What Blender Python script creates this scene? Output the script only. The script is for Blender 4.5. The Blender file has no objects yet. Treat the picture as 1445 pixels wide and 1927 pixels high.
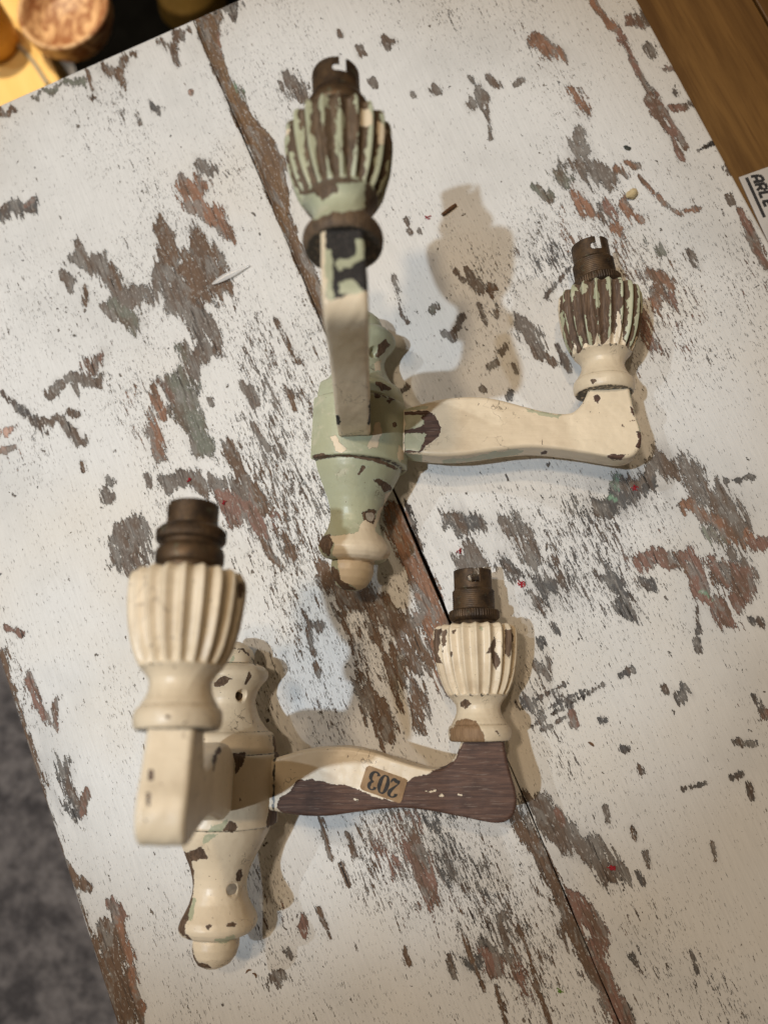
import bpy, bmesh, math, random
import numpy as np
from mathutils import Matrix, Vector

random.seed(7)
U = 0.001                     # lengths below are millimetres
scene = bpy.context.scene
C = scene.collection

# ------------------------------------------------------------------ camera
cam_d = bpy.data.cameras.new('camera'); cam = bpy.data.objects.new('camera', cam_d); C.objects.link(cam)
cam_d.sensor_fit = 'HORIZONTAL'; cam_d.sensor_width = 36.0
cam_d.lens = 36.0*1403.53/1445.0
cam_d.clip_start = 0.01; cam_d.clip_end = 50
TA, TB, CAMH = 0.1363, 0.0816, 466.59
cam.matrix_world = Matrix.Translation((0, 0, CAMH*U)) @ Matrix.Rotation(TA, 4, 'X') @ Matrix.Rotation(TB, 4, 'Y')
cam_d.dof.use_dof = True; cam_d.dof.focus_distance = 0.443; cam_d.dof.aperture_fstop = 5.4
scene.camera = cam

# ------------------------------------------------------------------ light of the room
world = bpy.data.worlds.new('World'); scene.world = world; world.use_nodes = True
bg = world.node_tree.nodes['Background']
bg.inputs['Color'].default_value = (1.0, 0.73, 0.47, 1); bg.inputs['Strength'].default_value = 0.085

def spot(name, loc, target, watts, col, radius, cone, blend=0.6):
    d = bpy.data.lights.new(name, 'SPOT'); d.energy = watts; d.color = col
    d.shadow_soft_size = radius; d.spot_size = math.radians(cone); d.spot_blend = blend
    o = bpy.data.objects.new(name, d); C.objects.link(o); o.location = loc
    o.rotation_euler = (Vector(target)-Vector(loc)).to_track_quat('-Z', 'Y').to_euler()
    return o
spot('ceiling_spot', (-0.95, -0.17, 2.3), (-0.135, 0.12, 0), 120, (0.77, 0.89, 1.0), 0.028, 17.2, 0.55)
spot('ceiling_spot', (-1.62, 0.78, 2.3), (-0.05, 0.05, 0), 52, (0.85, 0.93, 1.0), 0.024, 60, 0.8)
spot('ceiling_spot', (-0.05, 0.85, 2.2), (-0.05, 0.12, 0), 32, (1.0, 0.78, 0.54), 0.05, 60, 0.9)
spot('ceiling_spot', (-0.55, 0.45, 2.2), (-0.05, 0.10, 0), 54, (1.0, 0.78, 0.54), 0.08, 60, 0.9)
spot('ceiling_spot', (-0.9, 1.2, 2.0), (-0.50, 0.68, -0.33), 230, (1.0, 0.80, 0.50), 0.05, 12, 0.8)

vs = scene.view_settings
vs.view_transform = 'Standard'; vs.look = 'None'; vs.exposure = -0.12; vs.gamma = 1.0; vs.use_curve_mapping = False

# ------------------------------------------------------------------ surveyed data (mm, in table and part coordinates)
STROKES = [
(4.7,'e',0.75,[(-123.3,450.7),(-106.8,450.0),(-90.9,447.8)]),
(2.7,'b',1.0,[(-83.7,453.0),(-84.5,442.3),(-85.6,429.9)]),
(6.4,'b',1.0,[(-153.0,449.5),(-144.6,449.5)]),
(5.5,'d',1.0,[(-49.1,403.1),(-46.9,400.2)]),
(2.3,'g',1.0,[(-62.0,403.9),(-62.2,396.3)]),
(2.0,'g',1.0,[(-22.1,445.3),(-22.4,425.6)]),
(8.6,'d',1.0,[(-177.0,377.2),(-165.1,376.0),(-153.2,374.8)]),
(3.5,'r',1.0,[(-160.1,372.8),(-153.2,374.8)]),
(16.3,'g',1.0,[(-85.5,284.2),(-82.0,259.7),(-72.6,243.1),(-74.1,223.4),(-87.0,215.1)]),
(7.4,'e',1.0,[(-91.4,229.2),(-90.9,214.8)]),
(12.9,'g',1.0,[(-136.2,318.3),(-125.1,310.1),(-119.0,293.4),(-115.0,276.9),(-98.1,274.6)]),
(11.1,'e',1.0,[(-124.8,275.1),(-116.8,259.1)]),
(6.1,'g',1.0,[(-132.7,331.7),(-133.8,319.3)]),
(3.7,'b',1.0,[(-117.9,307.7),(-116.5,286.0)]),
(3.4,'b',1.0,[(-124.4,306.4),(-121.8,296.8)]),
(6.1,'g',1.0,[(-148.7,311.3),(-146.1,303.8)]),
(2.7,'b',1.0,[(-139.2,298.5),(-142.5,286.6)]),
(3.8,'g',1.0,[(-131.6,280.3),(-128.0,268.3)]),
(6.3,'g',1.0,[(-186.0,240.0),(-171.6,241.7),(-152.5,231.5)]),
(4.4,'g',1.0,[(-169.4,234.6),(-167.7,228.2)]),
(6.3,'g',1.0,[(-196.1,219.5),(-184.6,217.7),(-180.6,206.8),(-177.0,196.1)]),
(1.5,'d',1.0,[(-217.8,252.1),(-212.3,240.0)]),
(1.5,'d',1.0,[(-214.3,246.9),(-209.5,234.3)]),
(1.5,'d',1.0,[(-210.9,241.8),(-206.7,228.6)]),
(1.5,'d',1.0,[(-207.5,236.6),(-203.9,223.0)]),
(1.5,'d',1.0,[(-204.2,231.5),(-201.1,217.4)]),
(1.5,'d',1.0,[(-200.8,226.4),(-198.4,211.8)]),
(3.7,'d',1.0,[(-178.5,219.7),(-174.0,215.8)]),
(15.8,'e',1.0,[(-104.7,211.0),(-98.6,202.6),(-107.5,191.1),(-103.0,174.2),(-104.0,161.4)]),
(5.2,'o',1.0,[(-121.1,209.5),(-120.9,194.3)]),
(5.9,'r',1.0,[(-114.7,213.4),(-110.5,201.6)]),
(8.4,'b',1.0,[(-88.0,155.6),(-87.6,133.1),(-83.7,120.8),(-82.5,107.5)]),
(10.1,'g',1.0,[(-133.3,144.1),(-117.7,146.2),(-114.8,138.8),(-97.8,129.9),(-88.1,120.0)]),
(4.3,'d',1.0,[(-168.1,166.8),(-168.5,162.4)]),
(5.8,'g',1.0,[(-172.9,158.5),(-172.7,152.7)]),
(3.2,'g',1.0,[(-144.0,158.3),(-143.7,150.9)]),
(2.2,'b',1.0,[(-181.4,183.5),(-182.2,178.0)]),
(4.0,'g',1.0,[(-66.8,160.6),(-63.9,141.9)]),
(3.2,'g',1.0,[(-60.2,185.5),(-59.3,173.0)]),
(3.2,'g',1.0,[(-63.6,190.6),(-61.9,172.1)]),
(2.8,'b',1.0,[(-36.3,172.6),(-37.7,159.5)]),
(2.5,'b',0.8,[(-26.4,222.0),(-24.2,188.9)]),
(3.2,'g',1.0,[(-87.3,188.5),(-87.4,185.4)]),
(6.1,'b',0.7,[(-89.5,94.4),(-84.6,73.8)]),
(4.9,'b',0.7,[(-73.3,83.8),(-72.0,68.5)]),
(15.0,'o',1.0,[(-4.9,71.2),(-5.5,42.2),(-6.4,12.1),(-7.7,-12.0)]),
(8.8,'k',0.2,[(1.7,73.9),(1.5,51.9),(-0.2,30.9)]),
(19.8,'b',0.3,[(-55.1,37.8),(-38.5,25.5),(-29.4,4.0),(-26.1,-21.8)]),
(13.2,'o',0.7,[(-14.3,-2.3),(-12.8,-23.8),(-14.3,-43.8)]),
(11.9,'b',0.8,[(-65.0,-19.8),(-61.6,-34.9),(-60.1,-52.5)]),
(7.3,'b',0.7,[(-44.7,10.3),(-45.5,-17.3),(-47.4,-40.6)]),
(7.3,'b',0.6,[(-40.3,-9.1),(-41.1,-36.4),(-40.9,-56.8)]),
(4.3,'g',1.0,[(-77.8,24.7),(-73.7,22.3)]),
(2.7,'b',0.6,[(-81.2,36.1),(-86.4,-4.1)]),
(2.0,'b',0.7,[(-59.5,27.1),(-61.9,-7.1)]),
(9.6,'b',0.5,[(-37.1,-31.1),(-36.7,-55.1)]),
(10.5,'r',1.0,[(-70.7,-119.9),(-71.3,-136.6),(-73.0,-150.2)]),
(7.5,'d',0.4,[(-53.9,-123.2),(-54.9,-141.3)]),
(6.6,'k',1.0,[(-53.6,-183.4),(-51.5,-186.1)]),
(7.2,'d',0.7,[(-64.4,-189.8),(-61.9,-193.2)]),
(5.6,'g',1.0,[(-37.9,-173.6),(-40.7,-190.5)]),
(1.8,'b',1.0,[(-63.0,-167.2),(-63.9,-186.3),(-63.4,-205.7)]),
(1.8,'b',1.0,[(-57.4,-206.5),(-58.4,-226.6)]),
(1.8,'b',1.0,[(-34.7,-213.4),(-36.4,-234.7)]),
(2.2,'b',1.0,[(-31.8,-181.5),(-33.2,-207.0)]),
(3.5,'b',1.0,[(-105.2,-98.4),(-105.7,-110.5)]),
(2.2,'b',1.0,[(-117.4,-84.8),(-120.0,-106.6)]),
(1.6,'b',1.0,[(-137.4,-131.0),(-136.7,-148.0)]),
(2.9,'b',1.0,[(-115.7,-113.1),(-115.8,-124.3)]),
(4.3,'r',1.0,[(-149.9,-131.3),(-149.4,-135.3)]),
(2.9,'d',1.0,[(-163.8,-145.6),(-163.1,-149.0)]),
(4.5,'g',1.0,[(-176.9,-157.0),(-170.7,-158.6)]),
(3.1,'g',1.0,[(-175.1,-158.6),(-175.0,-161.7)]),
(2.8,'b',1.0,[(-98.0,-169.5),(-98.5,-177.0)]),
(3.4,'g',0.8,[(-75.4,-182.0),(-76.8,-193.7)]),
(8.1,'b',1.0,[(-7.4,-122.9),(-4.4,-146.6),(-2.4,-175.6),(-3.5,-199.9),(-3.4,-221.2)]),
(4.2,'b',0.8,[(-9.8,-188.3),(-10.1,-203.5)]),
(13.6,'g',1.0,[(7.2,-122.2),(10.5,-139.6),(18.0,-152.7),(28.5,-162.8),(31.6,-176.2)]),
(5.6,'r',1.0,[(14.2,-131.4),(14.9,-139.7)]),
(12.4,'r',1.0,[(4.9,-181.5),(7.5,-199.8),(0.4,-215.1),(1.1,-234.8),(1.9,-248.5)]),
(4.2,'d',1.0,[(-3.8,-175.1),(-2.2,-178.8)]),
(10.1,'b',1.0,[(-273.7,86.1),(-276.9,50.7),(-276.1,21.2),(-275.5,-0.8)]),
(3.5,'b',0.9,[(-275.5,-0.8),(-276.3,-41.1),(-276.4,-67.5)]),
(10.9,'d',0.25,[(-257.2,5.7),(-258.9,-24.4)]),
(5.1,'b',1.0,[(-276.8,-53.2),(-266.6,-71.0)]),
(2.0,'b',0.8,[(-275.0,-58.2),(-271.3,-108.3)]),
(4.6,'o',1.0,[(-254.8,-93.7),(-255.3,-117.5),(-259.1,-144.4)]),
(6.6,'r',1.0,[(-255.9,-81.9),(-251.1,-93.2)]),
(4.6,'r',1.0,[(-260.1,66.1),(-262.0,47.6),(-257.8,37.0)]),
(5.2,'r',1.0,[(-249.4,45.3),(-255.2,32.8)]),
(3.4,'r',1.0,[(-248.1,-14.3),(-255.8,-26.9)]),
(2.9,'r',1.0,[(-264.2,100.9),(-255.9,93.0)]),
(4.8,'p',1.0,[(-228.2,222.9),(-218.6,222.3)]),
(4.1,'p',1.0,[(-231.2,213.9),(-222.4,212.4)]),
(2.7,'p',1.0,[(-20.5,403.1),(-20.3,402.6)]),
(3.5,'o',1.0,[(12.1,438.5),(7.2,420.1),(5.8,393.0),(9.2,372.4),(11.7,357.9)]),
(3.4,'o',1.0,[(13.4,327.6),(12.3,308.6),(10.1,298.9)]),
(3.0,'o',1.0,[(5.4,267.2),(6.5,241.8),(5.8,223.6)]),
(11.7,'d',0.7,[(26.6,457.0),(29.2,447.7)]),
(5.3,'n',0.2,[(8.7,394.3),(10.2,382.2)]),
(5.2,'g',1.0,[(99.9,381.9),(99.5,374.9)]),
(3.0,'g',1.0,[(91.2,400.0),(91.3,396.2)]),
(11.9,'g',0.8,[(45.1,378.6),(47.9,368.3)]),
(3.4,'g',1.0,[(117.0,382.5),(117.2,373.3)]),
(4.4,'g',1.0,[(117.4,381.4),(120.4,378.1)]),
(3.3,'g',1.0,[(97.7,355.1),(97.8,350.5)]),
(4.8,'g',1.0,[(133.0,330.6),(133.4,327.8)]),
(6.0,'g',1.0,[(159.6,315.0),(160.1,305.5)]),
(1.1,'g',1.0,[(160.6,303.1),(153.5,279.7)]),
(5.8,'g',1.0,[(151.1,309.9),(151.5,305.4)]),
(4.7,'g',1.0,[(171.4,319.7),(174.4,313.0)]),
(3.2,'g',1.0,[(184.3,309.0),(189.4,310.0)]),
(2.9,'g',1.0,[(159.0,327.1),(159.5,323.8)]),
(2.6,'g',1.0,[(118.5,333.7),(118.7,331.4)]),
(13.7,'o',0.55,[(211.3,330.1),(217.9,318.9)]),
(7.7,'o',0.6,[(217.3,287.6),(218.1,272.5)]),
(13.3,'g',1.0,[(204.7,255.0),(204.5,244.6)]),
(13.6,'g',0.8,[(198.4,237.8),(205.0,227.5),(211.8,219.3)]),
(7.7,'e',0.9,[(182.7,236.9),(184.5,228.1)]),
(5.3,'e',1.0,[(165.4,235.5),(171.5,224.7)]),
(5.1,'o',1.0,[(218.2,223.3),(220.0,217.5)]),
(9.1,'o',0.8,[(187.1,217.3),(190.5,203.3)]),
(4.8,'r',1.0,[(201.8,204.2),(202.2,194.6)]),
(5.8,'o',1.0,[(210.4,200.1),(212.0,192.4)]),
(3.4,'o',1.0,[(226.3,226.1),(231.2,220.4)]),
(4.8,'o',1.0,[(197.8,187.6),(201.8,181.7)]),
(3.4,'o',1.0,[(216.6,187.8),(217.8,184.0)]),
(4.8,'g',0.7,[(195.6,207.1),(195.6,194.8)]),
(3.2,'r',1.0,[(260.7,292.4),(261.6,263.3),(258.9,250.5),(260.8,231.3),(259.0,212.6)]),
(5.8,'r',1.0,[(260.2,258.0),(259.8,247.5)]),
(2.7,'r',1.0,[(263.6,256.3),(264.0,242.1),(265.0,219.7)]),
(5.0,'o',1.0,[(256.1,343.6),(259.3,328.5),(261.5,319.8)]),
(3.2,'r',0.8,[(262.3,318.1),(261.7,296.2)]),
(4.2,'g',1.0,[(282.9,316.6),(283.5,313.7)]),
(6.0,'g',1.0,[(276.5,294.2),(276.7,289.7)]),
(4.2,'r',1.0,[(279.8,275.1),(282.5,272.9)]),
(4.1,'r',1.0,[(269.6,248.3),(277.6,245.2)]),
(3.1,'k',1.0,[(280.5,246.4),(283.5,244.9)]),
(2.7,'d',1.0,[(276.1,257.9),(276.7,255.9)]),
(3.6,'g',1.0,[(274.7,175.9),(274.6,171.9)]),
(6.6,'r',1.0,[(275.0,155.5),(274.7,141.6),(274.1,124.1)]),
(3.6,'r',1.0,[(276.6,164.8),(276.9,157.8)]),
(5.6,'r',0.8,[(272.1,318.5),(278.1,314.6)]),
(1.4,'k',1.0,[(272.1,213.4),(282.6,214.1)]),
(2.4,'g',1.0,[(282.3,196.8),(282.0,190.8)]),
(3.1,'b',0.6,[(286.3,224.1),(286.8,217.5)]),
(1.7,'o',1.0,[(228.9,213.2),(233.7,197.3),(238.0,183.4),(242.3,177.7)]),
(2.0,'o',1.0,[(246.1,178.8),(255.4,176.4)]),
(9.9,'o',0.9,[(204.2,149.7),(210.5,143.6),(214.6,139.8)]),
(8.6,'o',0.9,[(205.0,138.2),(203.0,129.3)]),
(8.6,'r',0.7,[(209.7,130.2),(210.4,124.0)]),
(5.0,'e',1.0,[(220.6,164.9),(221.8,159.5)]),
(1.4,'d',1.0,[(139.7,162.3),(163.0,174.3)]),
(4.6,'g',0.6,[(235.6,149.9),(235.4,142.0)]),
(9.9,'r',0.3,[(188.5,124.2),(187.6,109.1)]),
(7.7,'g',1.0,[(102.9,195.2),(105.6,186.7)]),
(4.9,'g',1.0,[(104.5,200.6),(104.1,194.7)]),
(3.5,'b',1.0,[(111.3,185.3),(113.3,181.2)]),
(2.7,'b',1.0,[(109.3,182.2),(108.9,177.2)]),
(4.4,'e',1.0,[(70.2,183.3),(73.5,183.0)]),
(3.5,'g',1.0,[(85.9,172.5),(81.6,167.7),(74.3,164.7)]),
(3.4,'g',1.0,[(71.2,167.3),(74.6,161.0)]),
(9.5,'g',1.0,[(118.7,151.3),(122.4,138.6)]),
(5.3,'g',1.0,[(120.2,139.6),(120.4,131.7)]),
(3.7,'g',1.0,[(100.7,140.6),(103.4,142.5)]),
(3.0,'g',1.0,[(103.2,129.7),(102.9,124.0)]),
(3.4,'g',1.0,[(88.3,134.5),(92.7,134.4)]),
(2.7,'d',1.0,[(91.8,110.5),(94.8,113.1)]),
(3.1,'g',1.0,[(79.4,122.6),(80.1,121.5)]),
(2.0,'b',1.0,[(107.9,166.5),(107.4,163.5)]),
(1.8,'g',1.0,[(50.7,190.9),(51.8,183.6)]),
(5.4,'d',1.0,[(132.3,120.6),(132.8,115.3)]),
(2.6,'g',1.0,[(133.6,129.2),(134.5,115.7)]),
(1.4,'g',0.7,[(55.9,216.9),(50.9,186.9)]),
(3.2,'g',1.0,[(94.3,203.3),(95.2,202.0)]),
(2.1,'g',1.0,[(95.4,197.1),(97.5,194.9)]),
(2.4,'g',1.0,[(99.1,176.1),(98.2,161.4)]),
(3.0,'g',1.0,[(126.3,122.1),(127.3,119.3)]),
(2.0,'g',1.0,[(120.4,131.7),(125.0,125.7)]),
(2.8,'d',1.0,[(31.5,142.4),(35.0,143.5)]),
(2.5,'g',1.0,[(79.3,250.7),(80.0,247.0)]),
(2.8,'g',1.0,[(78.0,242.1),(78.3,241.1)]),
(2.9,'g',1.0,[(83.1,239.7),(83.6,238.2)]),
(16.5,'d',0.2,[(116.1,22.9),(132.2,23.3),(146.8,27.9)]),
(12.8,'g',0.7,[(134.3,27.8),(153.3,30.5)]),
(7.0,'n',0.9,[(129.5,32.8),(132.5,27.8)]),
(3.8,'n',1.0,[(123.3,27.1),(124.4,24.8)]),
(15.4,'g',0.75,[(158.8,34.7),(173.1,20.1),(181.1,4.0),(185.5,-19.3)]),
(11.2,'o',1.0,[(165.1,1.9),(174.5,-8.2),(185.6,-24.0)]),
(10.5,'r',1.0,[(124.2,-16.2),(147.7,-21.9),(151.4,-35.1),(149.1,-45.6),(154.2,-62.1),(155.2,-69.8)]),
(7.0,'o',1.0,[(142.3,-18.6),(149.7,-32.2)]),
(15.5,'r',1.0,[(165.8,-41.1),(175.2,-47.9),(169.4,-56.8)]),
(6.8,'r',1.0,[(188.9,-32.0),(194.0,-37.0)]),
(8.7,'G',1.0,[(169.6,-14.7),(171.1,-18.8)]),
(6.8,'n',1.0,[(149.4,-46.4),(151.0,-48.8)]),
(7.4,'g',0.7,[(174.0,-28.5),(178.3,-40.8)]),
(7.7,'d',1.0,[(100.9,-15.9),(104.8,-20.4)]),
(6.2,'d',0.8,[(100.5,-22.1),(103.5,-26.8)]),
(9.3,'d',1.0,[(103.0,-30.1),(103.3,-40.0)]),
(5.8,'d',0.9,[(119.3,-28.2),(122.7,-31.4)]),
(11.9,'g',0.8,[(59.0,34.7),(64.5,26.9),(62.9,11.5)]),
(10.6,'d',0.8,[(60.8,-1.9),(68.9,-10.6)]),
(7.9,'d',0.7,[(44.4,13.9),(51.6,3.7)]),
(13.6,'d',0.45,[(27.6,53.6),(39.3,43.1)]),
(15.2,'g',0.7,[(25.9,28.9),(31.3,20.5)]),
(4.5,'d',0.9,[(54.4,-11.5),(54.7,-18.7)]),
(2.9,'d',1.0,[(75.2,-4.4),(74.0,-11.0)]),
(2.9,'d',1.0,[(58.0,-30.8),(58.8,-36.0)]),
(4.0,'d',1.0,[(47.7,-36.6),(47.2,-39.2)]),
(7.0,'g',1.0,[(40.6,-50.8),(43.8,-54.5)]),
(1.1,'k',1.0,[(21.3,-80.8),(71.3,-74.6)]),
(1.1,'d',1.0,[(20.6,-69.1),(49.5,-65.7)]),
(1.1,'d',1.0,[(26.1,-85.4),(47.5,-83.0)]),
(1.1,'d',1.0,[(30.6,-75.5),(59.3,-73.7)]),
(1.0,'d',1.0,[(44.7,-67.8),(47.3,-78.9)]),
(1.0,'d',1.0,[(40.8,-68.9),(43.6,-79.4)]),
(7.0,'d',0.8,[(25.0,-65.5),(28.5,-74.0)]),
(4.0,'r',1.0,[(46.4,-83.2),(45.2,-89.4)]),
(3.1,'d',1.0,[(82.9,-73.2),(89.8,-73.3)]),
(4.2,'d',1.0,[(109.0,-100.6),(112.7,-97.8)]),
(2.2,'d',1.0,[(103.6,-89.0),(103.5,-92.7)]),
(4.2,'r',1.0,[(148.7,-124.9),(152.9,-123.3)]),
(1.5,'d',1.0,[(141.3,-54.7),(135.4,-67.7)]),
(2.8,'d',1.0,[(132.7,-71.7),(130.9,-77.7)]),
(3.6,'d',1.0,[(171.1,-75.0),(171.5,-77.5)]),
(3.0,'d',1.0,[(167.8,-72.6),(168.3,-75.2)]),
(2.7,'b',1.0,[(51.0,-154.8),(50.7,-161.0)]),
(2.1,'d',1.0,[(116.4,-150.5),(122.2,-150.9)]),
(0.9,'d',1.0,[(88.0,-146.3),(102.2,-148.1)]),
(2.5,'d',1.0,[(70.4,-126.1),(70.3,-129.3)]),
(2.5,'d',1.0,[(61.1,-92.2),(62.3,-94.0)]),
(2.1,'d',1.0,[(65.8,-112.9),(68.1,-113.8)]),
(2.2,'g',1.0,[(42.1,-139.2),(40.7,-146.6)]),
(2.4,'d',1.0,[(127.9,-133.1),(135.8,-138.2)]),
(2.1,'d',1.0,[(124.4,-157.2),(122.8,-164.5)]),
(2.1,'d',1.0,[(149.3,-113.6),(148.7,-124.9)]),
(1.3,'d',1.0,[(190.6,8.9),(207.6,4.4)]),
(2.2,'d',1.0,[(196.3,6.4),(199.7,6.0)]),
(2.1,'g',1.0,[(53.2,-170.5),(51.5,-177.6)]),
(1.8,'d',1.0,[(44.7,-178.1),(44.4,-185.8)]),
(2.6,'d',0.8,[(53.9,-227.6),(52.3,-239.0)]),
(3.6,'d',0.7,[(22.3,-218.8),(22.9,-228.0)]),
(2.1,'b',1.0,[(90.0,-180.1),(87.9,-188.6)])]
POLYS = [
('b',1.0,[(-74.8,450.0),(-60.6,449.5),(-46.2,449.6),(-56.5,441.0),(-61.0,438.4),(-62.3,424.7),(-64.5,430.6),(-65.0,437.2),(-71.6,442.8)]),
('b',1.0,[(-30.1,450.4),(-18.4,451.1),(-6.0,449.7),(-11.3,441.1),(-14.8,437.7),(-19.4,444.3),(-23.0,440.5),(-26.2,445.3)]),
('g',1.0,[(-40.1,347.5),(-34.5,352.7),(-29.5,352.1),(-26.7,343.7),(-24.4,336.9),(-34.3,339.4)]),
('o',1.0,[(-55.1,342.8),(-40.8,340.3),(-33.7,330.4),(-40.1,324.0),(-31.5,310.0),(-28.2,297.8),(-31.7,286.7),(-38.0,298.1),(-45.7,303.8),(-50.4,312.5),(-53.8,324.8)]),
('b',1.0,[(-81.3,318.4),(-73.5,325.5),(-67.3,306.7),(-62.9,289.8),(-53.5,309.6),(-48.7,298.0),(-42.0,272.1),(-46.2,252.8),(-56.2,246.3),(-63.9,254.7),(-69.8,246.3),(-78.4,259.7),(-80.8,268.3),(-72.0,273.8),(-76.7,284.4),(-85.5,290.6)]),
('r',1.0,[(-157.9,255.1),(-150.6,248.9),(-139.7,251.0),(-145.5,240.1),(-155.8,237.5),(-158.6,245.2)]),
('o',1.0,[(-132.6,189.6),(-124.9,196.1),(-124.7,186.1),(-128.4,160.4),(-133.7,161.6),(-137.5,172.1)]),
('g',1.0,[(-181.9,130.0),(-171.9,135.9),(-158.5,133.2),(-154.2,125.3),(-159.6,115.6),(-157.9,106.7),(-163.7,99.1),(-179.2,98.6),(-185.6,114.3),(-181.8,122.0)]),
('r',1.0,[(-110.7,131.7),(-93.3,128.0),(-83.3,119.9),(-82.9,104.6),(-84.4,88.5),(-91.9,90.9),(-94.4,105.8),(-107.1,101.9),(-107.0,116.8)]),
('b',1.0,[(-67.2,57.4),(-56.3,63.7),(-53.9,40.9),(-39.3,32.3),(-48.3,26.0),(-62.2,38.2),(-68.2,48.7)]),
('r',1.0,[(-56.5,-184.5),(-51.3,-188.0),(-39.0,-186.5),(-41.5,-214.5),(-45.4,-208.5),(-47.6,-198.6),(-53.4,-204.0),(-59.6,-203.2),(-58.5,-194.5)]),
('b',1.0,[(-274.4,-99.2),(-264.2,-93.3),(-255.5,-88.6),(-254.3,-101.9),(-255.8,-123.7),(-260.0,-152.5),(-276.9,-148.7),(-276.3,-122.3)]),
('w',1.0,[(0.6,455.0),(-0.4,406.5),(1.2,365.1),(1.9,332.6),(1.0,293.0),(0.5,252.8),(0.4,197.0),(7.4,206.7),(11.2,229.3),(10.0,249.6),(8.2,268.4),(9.7,288.9),(14.6,305.4),(20.2,326.5),(16.8,346.5),(13.8,360.4),(10.8,374.3),(8.4,393.5),(9.3,419.1),(13.2,438.0),(22.8,453.7)])]
FIELDS = [(-34.8,162.1,21.0,42.0,0.5),(-47.1,-104.1,28.8,19.2,0.4),(-72.2,124.5,42.0,70.0,0.45),(-44.9,214.2,28.0,52.5,0.5),(-73.0,11.4,49.5,75.9,0.6),(-99.6,-122.5,54.5,38.5,0.7),(-49.7,-141.8,37.2,46.5,0.6),(-51.0,-191.2,31.0,46.5,0.5),(117.2,6.3,83.2,48.0,0.6),(163.9,195.3,57.8,37.4,0.5),(30.9,347.7,22.2,44.5,0.4),(-181.5,211.1,40.7,22.2,0.5),(-19.1,332.2,22.2,33.3,0.4),(135.0,164.4,30.6,44.2,0.4),(18.3,-57.1,48.0,28.8,0.35),(211.2,129.5,33.0,33.0,0.35),(-267.7,59.2,21.6,43.2,0.4),(-280.3,-52.9,20.4,54.5,0.5),(-115.2,287.4,57.0,41.8,0.3),(25.1,-219.8,43.5,46.4,0.25),(-144.6,352.4,57.1,41.9,-0.25),(139.7,269.3,56.0,56.0,-0.25),(93.0,-146.4,45.0,60.0,-0.2),(-227.3,-140.6,44.8,28.8,-0.2),(288.5,198.0,26.4,39.7,0.1)]
SMEARS = [(131.5,21.7,28.8,19.2,0.8),(154.7,33.5,19.2,12.8,0.7),(30.0,50.7,20.4,13.6,0.6),(59.4,23.7,19.8,16.5,0.6),(-54.9,-130.2,12.4,18.6,0.6),(-260.2,-10.3,9.1,24.5,0.8),(60.8,-8.9,19.2,12.8,0.6),(199.6,240.6,20.4,23.8,0.35),(24.6,-66.4,15.5,15.5,0.5),(-274.9,26.7,14.0,35.0,0.4),(15.6,-154.3,18.0,18.0,0.5),(-62.8,-191.4,9.3,9.3,0.7),(145.4,195.9,20.4,20.4,0.3),(184.0,-8.0,18.6,18.6,0.4),(2.4,111.0,20.4,20.4,0.2),(3.8,392.1,5.3,19.0,0.6)]
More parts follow.
